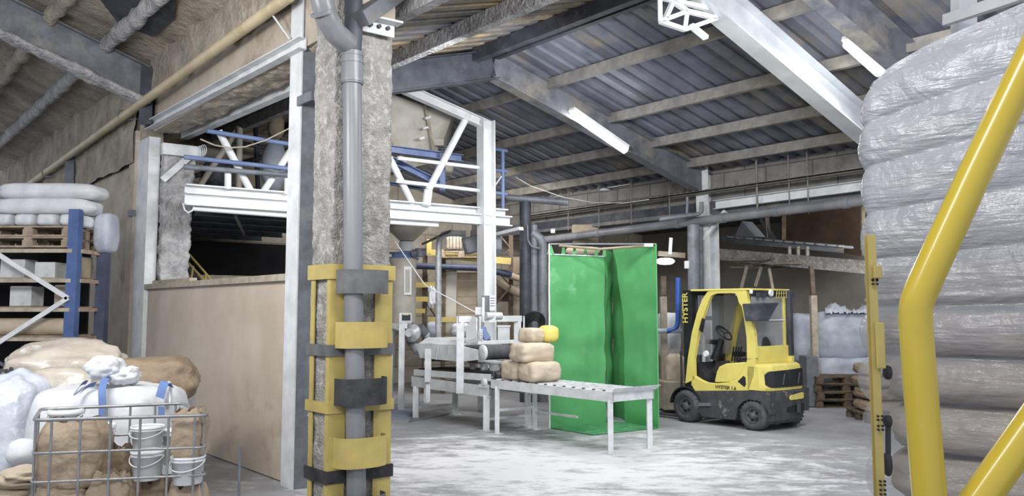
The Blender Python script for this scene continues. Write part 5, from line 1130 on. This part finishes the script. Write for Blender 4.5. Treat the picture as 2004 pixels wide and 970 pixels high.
# mast, carriage and forks
am = (FK(1342, 650)-F0).dot(u)
zt_ = FK(1342, 570).z
for o in (.10, .82):
    fp('mast_rail', 'black', lambda b: b.chan(FQ(am, o, .14), FQ(am, o, zt_), .10, .17, .02, up=u, flip=-1 if o < .5 else 1))
    fp('inner_rail', 'darksteel', lambda b: b.chan(FQ(am-.02, o+(.09 if o < .5 else -.09), .14), FQ(am-.02, o+(.09 if o < .5 else -.09), zt_-.02), .05, .12, .012, up=u))
fp('mast_head', 'black', lambda b: b.beam(FQ(am, .05, zt_-.02), FQ(am, .87, zt_-.02), .18, .08))
fp('lift_cylinder', 'duct', lambda b: b.tube([FQ(am-.1, .3, .3), FQ(am-.1, .3, zt_-.1)], .035, 14))
for z in (.9, 1.3, 1.7): fp('mast_tie', 'black', lambda b: b.beam(FQ(am+.06, .1, z), FQ(am+.06, .85, z), .05, .07))
fp('front_fender', 'black', lambda b: (lambda n_: b.add([p for k in range(n_+1) for p in (FQ((FK(1341, 700)-F0).dot(u)+.31*math.cos(math.pi*(.02+.86*k/n_)), -.02, .27+.31*math.sin(math.pi*(.02+.86*k/n_))), FQ((FK(1341, 700)-F0).dot(u)+.31*math.cos(math.pi*(.02+.86*k/n_)), .2, .27+.31*math.sin(math.pi*(.02+.86*k/n_))))], [(2*k, 2*k+1, 2*k+3, 2*k+2) for k in range(n_)]))(16)).modifiers.new('t', 'SOLIDIFY').thickness = .02
fp('carriage', 'black', lambda b: (b.beam(FQ(am+.14, .05, .16), FQ(am+.14, .95, .16), .05, .08), b.beam(FQ(am+.14, .05, .50), FQ(am+.14, .95, .50), .05, .08)))
for o in (.22, .70):
    fp('fork', 'darksteel', lambda b: (b.box(FQ(am+.19, o, .30), .04, .11, .52, u, v), b.box(FQ(am+.66, o, .05), .95, .11, .035, u, v)))
fp('load_backrest', 'black', lambda b: [b.beam(FQ(am+.15, o, .45), FQ(am+.15, o, 1.15), .03, .03) for o in (.06, .3, .55, .92)])
# lettering
zz1 = FK(1334, 632).z
text_mesh('HYSTER', .145, .002, 'mast_lettering', 'lift_y', fk, FQ(am-.035, .045, zz1), Z, u)
text_mesh('HYSTER 1.6', .075, .001, 'sill_lettering', 'black', fk, FK(1400, 761, -.006), -u, Z)
text_mesh('FORTENS', .035, .001, 'sill_small_lettering', 'black', fk, FK(1404, 765, -.006), -u, Z) if False else None

# ================================================================ BEHIND THE TRUCK
def bb(px0, px1, py0, py1, Y, m, label, seed, dy=1.0, **k):
    a, c = P(px0, py1, Y), P(px1, py0, Y); t = thing('bulk_bag', label, 'bulk bag', ((a.x+c.x)/2, Y+dy/2, a.z)); 
    b = MB(); b.sack(V3(((a.x+c.x)/2, Y+dy/2, (a.z+c.z)/2)), c.x-a.x, dy, c.z-a.z, seed=seed, e=k.get('e', 5), rough=.035, n=20, pinch=k.get('pinch', -.04)); b.build('body', m, t, weld=True); return t
t = bb(1602, 1735, 608, 706, 15.3, 'bluebag', 'upper blue-grey bulk bag with crumpled top, behind the empty pallets', 71, pinch=-.1, e=3.6)
b = MB()
def crump(i, j):
    x = 1615+100*i; y = 612-(10+6*math.sin(i*9)+5*noise.noise(V3((i*9, j*3, 1))))*math.sin(j*math.pi)**.5; p = P(x, y, 15.3+.8*j); return p+V3((0, 0, .06*noise.noise(V3((i*22, j*9, 2)))+.03*noise.noise(V3((i*55, j*25, 2)))))
b.grid(crump, 60, 14); b.build('crumpled_top', 'bluebag', t)
bb(1608, 1735, 700, 792, 15.2, 'bluebag', 'lower white bulk bag sagging under the blue-grey one', 72)
bb(1560, 1606, 614, 712, 15.6, 'bluebag', 'grey-white bulk bag beside the pale post, right of the forklift, upper', 73)
bb(1562, 1606, 710, 792, 15.6, 'bluebag', 'grey-white bulk bag low behind the grey cabinet and forklift', 74)
b = MB(); p = G(1604, 795); b.beam(V3((p.x, 15.0, 0)), V3((p.x, 15.0, P(1604, 578, 15).z)), .12, .12); b.build('timber_post', 'plycap', None, 'pale timber post standing between the bulk bags', 'post', bevel=.01)
b = MB(); b.beam(V3((p.x, 15.0, P(1604, 578, 15).z)), V3((p.x-.02, 15.0, P(1604, 520, 15).z)), .08, .08); b.build('dark_post', 'dkwood', None, 'dark steel post above the pale timber post, under the sloped beam', 'post')
b = MB(); b.box(P(1583, 744, 14.9), .22, .4, .95); b.build('grey_cabinet', 'steelgrey', None, 'narrow grey-green cabinet just right of the forklift', 'cabinet', bevel=.01)
PG = G(1660, 798)
for i in range(4): pallet((PG.x, PG.y+.4, i*.147), (.0, .05, -.04, .03)[i], 'old dark pallet in the stack right of the forklift, '+('bottom', 'second from the bottom', 'second from the top', 'topmost')[i], 'dkwood', group='empty pallets right of the forklift')
pr = G(1730, 826)
pallet((pr.x+.28, pr.y+.3, 0), 0, 'pallet under the tan rolls beside the yellow rack upright', 'dkwood')
for i, (x, y) in enumerate(((1706, 724), (1704, 748), (1708, 772), (1706, 797))):
    p = P(x, y, pr.y+.1); b = MB(); b.sack(p+V3((.38, .3, 0)), .95, .7, .2, seed=80+i, e=5, rough=.03, n=14); b.build('tan_sack', 'dkbag', None, 'tan sack in the low pile beside the yellow rack upright, '+('topmost', 'second from top', 'third from top', 'bottom')[i], 'sack', 'tan sacks piled beside the yellow rack upright', weld=True)
# left of the truck
bb(1296, 1334, 612, 700, 14.2, 'whitebag', 'pale bulk bag between the green booth and the forklift mast', 75, dy=.6)
b = MB(); b.sack(P(1322, 728, 13.6)+V3((.05, .3, 0)), .36, .4, .6, seed=76, e=4, rough=.06, n=12); b.build('tan_bale', 'tanbag', None, 'tan wrapped bale low between the booth and the forklift mast', 'bale', weld=True)
b = MB(); b.box(P(1322, 775, 13.6)+V3((.05, .3, 0)), .5, .5, .5); b.build('bale_box', 'plycap', None, 'pale crate under the tan wrapped bale', 'crate', bevel=.02)
p = P(1298, 580, 14.0); b = MB(); b.beam(V3((p.x, p.y, 0)), p, .11, .11); b.build('timber_post', 'plycap', None, 'pale timber post right behind the green booth', 'post')
b = MB(); p2 = P(1298, 540, 14.0); b.beam(p, p2, .09, .09); b.build('dark_post', 'dkwood', None, 'dark post section on top of the timber post behind the green booth', 'post')
pb = thing('blue_pipe', 'bright blue pipe dropping behind the forklift mast and turning left', 'pipe', tuple(P(1327, 640, 13.5)))
b = MB(); b.tube([P(1327, 543, 13.5), P(1327, 625, 13.5), P(1325, 638, 13.5), P(1318, 645, 13.5), P(1304, 648, 13.5)], .045, 14); b.build('blue_run', 'bpipe', pb)
b = MB(); b.tube([P(1334, 647, 13.5), P(1286, 647, 13.5)], .04, 14); b.build('pale_run', 'bluebag', pb)
lt = thing('wall_lamp', 'glowing oval lamp at the right edge of the green booth', 'lamp', tuple(P(1302, 512, 14.5)))
b = MB(); b.sack(P(1302, 511, 14.5), .36, .14, .13, e=2.2, rough=0, ax=(1, 0, .12)); b.build('bulb', emis('lamp_glow', '#ffffff', 9), lt, weld=True)
b = MB(); b.beam(P(1311, 497, 14.5), P(1313, 465, 14.5), .06, .04); b.build('arm', 'pail', lt)
b = MB(); b.beam(P(1288, 496, 15.2), P(1340, 500, 15.2), .1, .1); b.build('lamp_shelf', 'plycap', None, 'brown-grey bracket beam behind the glowing lamp', 'beam')
b = MB(); b.box(P(1345, 518, 14.6), .1, .1, .15); b.build('switch_box', 'pail', None, 'small white switch box left of the far white column', 'box', bevel=.01)
b = MB(); b.tube([V3((P(1357, 600, 14.6).x, 14.6, 0)), P(1357, 440, 14.6)], .115, 20); b.build('upright_pipe', 'steelgrey', None, 'thick grey upright pipe just left of the far white column', 'pipe')
b = MB(); b.tube([V3((P(1371, 600, 14.9).x, 14.9, 0)), P(1371, 445, 14.9)], .05, 14); b.build('upright_pipe', 'steelgrey', None, 'thin grey pipe between the thick pipe and the white column', 'pipe')
b = MB(); b.tube([P(1345, 385, 14.8), P(1345, 400, 14.8), P(1344, 418, 14.8)], .03, 10); b.tube([P(1290, 429, 14.6), P(1366, 419, 14.6), P(1373, 414, 14.6), P(1373, 395, 14.6)], .04, 12); b.build('branch_pipe', 'steelgrey', None, 'small branch pipe bending up above the long overhead pipe', 'pipe')
# lean-to behind: sloped beam, roller conveyor, clutter
def L3(px, py, o=3.0): return VP(px, py, C0+v*o, u)
a, c = L3(1405, 497), L3(1800, 532)
b = MB(); b.beam(a, c, .2, .27); b.build('sloped_beam', 'concrete', None, 'wide grey-beige beam sloping down to the right beyond the column', 'beam')
rcv = thing('gravity_conveyor', 'long roller conveyor lying above the sloped beam in the gloom', 'conveyor', tuple(L3(1419, 470)))
b = MB(); b.chan(L3(1412, 468), L3(1650, 489), .06, .12, .01); b.build('frame_rail', 'steelgrey', rcv); b = MB(); b.chan(L3(1412, 464, 3.6), L3(1650, 484, 3.6), .06, .12, .01); b.build('frame_rail', 'steelgrey', rcv)
for i in range(12):
    f = (i+.5)/12; p = L3(1412, 463).lerp(L3(1650, 483), f); b = MB(); b.tube([p, p+v*.55], .035, 10); b.build('roller', 'steelgrey', rcv)
for x in (1545, 1562, 1580): b = MB(); b.beam(L3(x, 482), L3(x, 500), .06, .06); b.build('stand', 'hopper', rcv)
b = MB(); b.poly([L3(1452, 432, 3.8), L3(1478, 462, 3.8), L3(1438, 462, 3.8)], v, .4); b.build('hood', 'bluebag', None, 'grey pointed hood above the roller conveyor right of the column', 'hood')
for x0, y0, x1, y1, m, nm in ((1490, 428, 1515, 468, 'steelgrey', 'slanting, nearer the column'), (1533, 420, 1533, 470, 'dkwood', 'upright dark'), (1500, 420, 1504, 466, 'purlin', 'thin upright')):
    b = MB(); b.beam(L3(x0, y0, 3.7), L3(x1, y1, 3.7), .1, .08); b.build('strut', m, None, 'strut above the roller conveyor, '+nm, 'strut', 'struts above the roller conveyor')
fb = thing('beige_frame', 'beige upright slotted frame at the end of the sloped beam', 'frame', tuple(L3(1695, 501, 2.9)))
for x in (1688, 1704): b = MB(); b.beam(L3(x, 405, 2.9), L3(x+3, 501, 2.9), .07, .06); b.build('side_post', 'plycap', fb)
for y in (407, 440, 470, 498): b = MB(); b.beam(L3(1688, y, 2.9), L3(1706, y, 2.9), .05, .06); b.build('cross_bar', 'plycap', fb)
b = MB(); b.hexa([L3(1535, 470, 5), L3(1700, 505, 5), L3(1700, 505, 5.6), L3(1535, 470, 5.6)], [L3(1535, 400, 5), L3(1700, 398, 5), L3(1700, 398, 5.6), L3(1535, 400, 5.6)]); b.build('brown_cavity', mat('brown_cavity', '#4d3f33', '#3a2f27', 2, .9), None, 'dark brown block in place of the store above the sloped beam', 'cavity')  # solid dark block painted in for the darkness of an open cavity
sl2 = thing('timber_litter', 'broken timber and cable lying under the sloped beam', 'timber', tuple(L3(1500, 520)))
for k in range(12):
    x = 1425+R.random()*150; y = 512+R.random()*12; p = L3(x, y, 2.8+R.random()*.8); b = MB(); b.beam(p, p+u*R.uniform(-.9, -.3)+Z*R.uniform(-.08, .08), .06, .04); b.build('plank', 'dkwood' if k % 2 else 'wood', sl2)
for x0, y0, x1, y1 in ((1478, 560, 1490, 522), (1450, 566, 1462, 520), (1505, 525, 1512, 565)): b = MB(); b.beam(L3(x0, y0, 3), L3(x1, y1, 3), .06, .05); b.build('prop', 'plycap', sl2)
# ================================================================ WRAPPED SACK STACK AND YELLOW GUARDS AT RIGHT
def film_mat():
    m = bpy.data.materials.new('stretch_film'); m.use_nodes = True; nt = m.node_tree; N = nt.nodes; L = nt.links; out = N['Material Output']; b = N['Principled BSDF']
    b.inputs['Base Color'].default_value = lin('#c3c6cd'); b.inputs['Roughness'].default_value = .12; b.inputs['Specular IOR Level'].default_value = .8
    tc = N.new('ShaderNodeTexCoord'); mp = N.new('ShaderNodeMapping'); mp.inputs['Scale'].default_value = (1, 1, 1); L.new(tc.outputs['Object'], mp.inputs[0])
    n1 = N.new('ShaderNodeTexNoise'); n1.inputs['Scale'].default_value = 5; n1.inputs['Detail'].default_value = 6; n1.inputs['Distortion'].default_value = 1.2; L.new(mp.outputs[0], n1.inputs['Vector'])
    m2 = N.new('ShaderNodeMapping'); m2.inputs['Scale'].default_value = (9, 9, 60); L.new(tc.outputs['Object'], m2.inputs[0])
    n2 = N.new('ShaderNodeTexNoise'); n2.inputs['Scale'].default_value = 1.0; n2.inputs['Detail'].default_value = 4; L.new(m2.outputs[0], n2.inputs['Vector'])
    ad = N.new('ShaderNodeMath'); ad.operation = 'MULTIPLY_ADD'; ad.inputs[1].default_value = .35; L.new(n2.outputs['Fac'], ad.inputs[0]); L.new(n1.outputs['Fac'], ad.inputs[2])
    bp = N.new('ShaderNodeBump'); bp.inputs['Strength'].default_value = .9; bp.inputs['Distance'].default_value = .03; L.new(ad.outputs[0], bp.inputs['Height']); L.new(bp.outputs[0], b.inputs['Normal'])
    sp = N.new('ShaderNodeSeparateXYZ'); L.new(tc.outputs['Object'], sp.inputs[0])
    mr = N.new('ShaderNodeMapRange'); mr.inputs[1].default_value = 1.5; mr.inputs[2].default_value = 2.3; mr.inputs[3].default_value = .26; mr.inputs[4].default_value = .74; L.new(sp.outputs[2], mr.inputs[0])
    t = N.new('ShaderNodeBsdfTransparent'); mx = N.new('ShaderNodeMixShader'); L.new(mr.outputs[0], mx.inputs[0]); L.new(t.outputs[0], mx.inputs[1]); L.new(b.outputs[0], mx.inputs[2]); L.new(mx.outputs[0], out.inputs[0]); return m
YS = 3.0
SK = P(1716, 605, 3.1); SK.z = 0
sx_ = V3((.768, -.640, 0)); sy2 = V3((.640, .768, 0)); SX = 0
def SQ(x, y, z): return SK+sx_*x+sy2*y+Z*z
seams = [604+ (k*96)-0 for k in range(-5, 5)]
layer = .192; LW = 1.25; DEP = .95
sy_ = [544, 628, 730, 822, 923]
zl = [P(1800, y, YS).z for y in sy_]
print('layers', zl)
zt_l = P(1720, 150, YS).z
nl_ = 14; z = 0.15
pallet(tuple(SQ(.66, .45, 0)), math.atan2(-.64, .768), 'pallet under the tall film-wrapped stack of sacks', 'wood')
zs = [.147+k*.19 for k in range(15)]
ztop = zs[-1]
for k in range(13):
    for i in range(2):
        b = MB(); b.sack(SQ(.32+i*.65, .36, .147+.095+k*.19), .67, .70, .20, ax=sx_, seed=100+k*3+i, e=4.5, rough=.05, n=11, pinch=.12)
        zz_ = .147+k*.19
        nm = ('lowest layer', 'second layer', 'third layer', 'fourth layer', 'fifth layer', 'sixth layer', 'seventh layer', 'eighth layer', 'ninth layer', 'tenth layer', 'eleventh layer', 'twelfth layer', 'topmost layer')[k]
        b.build('wrapped_sack', 'filmbag', None, 'beige sack inside the stretch film, '+nm+' of the tall stack, '+('left end' if i == 0 else 'right half'), 'sack', 'beige sacks in the film-wrapped stack', weld=True)
def film(i, j):
    # goes round: left side back -> front-left corner -> front -> right
    L1, L2 = .75, 1.45
    d = i*(L1+L2); z = .02+(2.86-.02)*j
    ph = ((z-.147) % .19)/.19; bul = math.sin(ph*math.pi)**.6 if z > .147 else 0
    bulge = .055*bul*(1 if z < 1.9 else .5)
    cx, cy = -.03, -.02
    if d < L1-.08: p = V3((cx, cy+(L1-d), z)); n = V3((-1, 0, 0))
    elif d < L1+.08:
        t = (d-L1+.08)/.16*math.pi/2; p = V3((cx+.05-.05*math.cos(t), cy+.05-.05*math.sin(t)+(.03*(1-math.sin(t))), z)); n = V3((-math.cos(t), -math.sin(t), 0))
    else: p = V3((cx+(d-L1), cy, z)); n = V3((0, -1, 0))
    w_ = noise.noise(V3((p.x*2.2, z*3.5, 5+p.y)))*.02+noise.noise(V3((p.x*7+z*3, z*9, 5)))*.007+noise.noise(V3((p.x*18, z*26, 2)))*.003
    top = 0
    p = p+n*(bulge+w_)
    if j > .985: p -= n*.06
    x_ = p.x-SX
    p.z += (x_*.26-.0)*max(0, (j-.6)/.4)
    if j > .9: p.z -= .05*((j-.9)/.1)*max(0, 1-max(0, x_)/.25)**2; p -= n*.05*((j-.9)/.1)**2
    return SQ(p.x, p.y, p.z)
fm_ = film_mat()
b = MB(); b.grid(film, 190, 330); b.build('stretch_film', fm_, None, 'cloudy shiny stretch film wrapped round the tall stack of sacks at right', 'film', base=tuple(SK))
sackobj('top_sack', 'whitebag', 'white sack heap on top of the film-wrapped stack', 'sack', SQ(.78, .48, 2.82), 1.2, .6, .24, seed=140, e=4, ax=sx_)
# perforated yellow rack upright
yu = thing('rack_upright', 'yellow perforated rack upright at the left edge of the wrapped stack', 'rack upright', tuple(V3((P(1720, 900, 2.9).x, 2.9, 0))))
def U(x, y, Y=2.9): return P(x, y, Y)
b = MB(); xt, xb = U(1707, 460), U(1721, 970); b.chan(V3((xb.x, 2.9, 0)), V3((xb.x, 2.9, xt.z)), .030, .03, .004, up=(0, 1, 0)); b.build('post', 'yellow', yu)
xc = xb.x
for (z0, z1, w_) in ((U(0, 545).z, U(0, 520).z, .032), (U(0, 720).z, U(0, 630).z, .034)):
    b = MB(); b.box((xc+.012, 2.872, (z0+z1)/2), w_, .008, z1-z0); b.build('splice_plate', 'yellow', yu, bevel=.006)
for y in (547, 549, 556, 812, 819, 831, 838, 938, 945, 955, 963):
    for dx in (-.008, .008):
        zz_ = U(1724, y).z; b = MB(); b.lathe((xc+dx, 2.874, zz_), [(.0045, 0), (.0045, -.006)], 10, (0, 1, 0), False); b.build('slot', 'black', yu)
hk = thing('beam_hook', 'dark steel beam hook behind the yellow perforated upright', 'hook', tuple(U(1738, 840, 2.93)))
for y0, y1 in ((715, 742), (812, 835), (885, 930)): b = MB(); b.sack(U(1737, (y0+y1)/2, 2.95), .03, .04, (y1-y0)/1500*2.95, e=2.6, rough=.02); b.build('lug', 'band', hk, weld=True)
b = MB(); b.beam(U(1738, 820, 2.95), U(1738, 928, 2.95), .012, .02); b.build('bar', 'band', hk)
# bent yellow barrier
YB = 1.35
yb = thing('barrier_rail', 'thick bent yellow steel barrier tube in the right foreground', 'barrier', tuple(P(1815, 970, YB)-Z*.0))
def B_(x, y, dy=0): return P(x, y, YB+dy)
def curve(pts, n=10):
    out = []
    for i in range(len(pts)-1):
        p0, p1, p2, p3 = pts[max(i-1, 0)], pts[i], pts[i+1], pts[min(i+2, len(pts)-1)]
        for k in range(n):
            t = k/n; out.append(.5*((2*p1)+(p2-p0)*t+(2*p0-5*p1+4*p2-p3)*t*t+(3*p1-p0-3*p2+p3)*t*t*t))
    out.append(pts[-1]); return out
foot = V3((P(1835, 1300, YB).x+.05, YB, 0))
path = [B_(2235, -340), B_(1905, 345), B_(1815, 540), B_(1800, 575), B_(1793, 600), B_(1792, 635), B_(1803, 780), B_(1820, 985), foot]
b = MB()
pp_ = []
for i, p in enumerate(path): pp_.append(p)
b.tube([path[0], path[1], path[2]]+curve([path[2], path[3], path[4], path[5]], 6)[1:]+[path[6], path[7], path[8]], .0275, 32); b.build('bent_tube', 'ypipe', yb)
b = MB(); b.tube([B_(2500, 150), B_(2080, 745), B_(1925, 965), B_(1830, 1100)], .0285, 32); b.build('lower_tube', 'ypipe', yb)
b = MB(); b.tube([B_(2235, -340), B_(2500, -340), V3((B_(2500, 0).x, YB, 0))], .0275, 24); b.build('rear_tube', 'ypipe', yb)
b = MB(); b.lathe(foot, [(.09, 0), (.09, .012), (.03, .012)], 24); b.build('foot_plate', 'ypipe', yb)
# white frame parts at the top right corner
wf = thing('roof_post', 'white lumpy post and beam above the wrapped stack at top right', 'post', tuple(P(1885, 10, 5.0)))
b = MB(); b.beam(P(1886, 75, 5.0), P(1886, -90, 5.0), .12, .10); b.build('post_shaft', 'mwhite', wf)
b = MB(); b.beam(P(1850, 40, 4.9), P(2060, -30, 4.2), .05, .07); b.build('cross_beam', 'mwhite', wf)

# clutter in front of the back wall, beyond the silo and the racks
CL = [(815, 560, 17.9, .5, .6, 'plycap', 'pale carton pile on the rack behind the silo'), (905, 645, 16.9, .5, .3, 'whitebag', 'white sack pile on the floor beside the tan boards'), (1006, 600, 18.2, .3, .9, 'plycap', 'pale column of cartons behind the sloping tan pipe'), (985, 575, 18.1, .3, .35, 'dkwood', 'dark round crate in the rack bay right of the mezzanine post'), (848, 645, 17.0, .3, .35, 'bluebag', 'grey drum-shaped bag between the duct and the rack'), (1010, 520, 18.3, .3, .4, 'block', 'tan carton high on the rack beside the dark pipes')]
for i, (x, y, Y, w_, h, m, lb) in enumerate(CL):
    p = P(x, y, Y); b = MB()
    if m in ('whitebag', 'bluebag'): b.sack(p, w_, .4, h, seed=200+i, e=3.5, rough=.06, n=10)
    else: b.box(p, w_, .4, h)
    b.build(('carton', 'sack', 'carton', 'crate', 'sack', 'carton')[i], m, None, lb, ('box', 'sack', 'box', 'crate', 'sack', 'box')[i], bevel=0 if 'bag' in m else .015, weld='bag' in m)
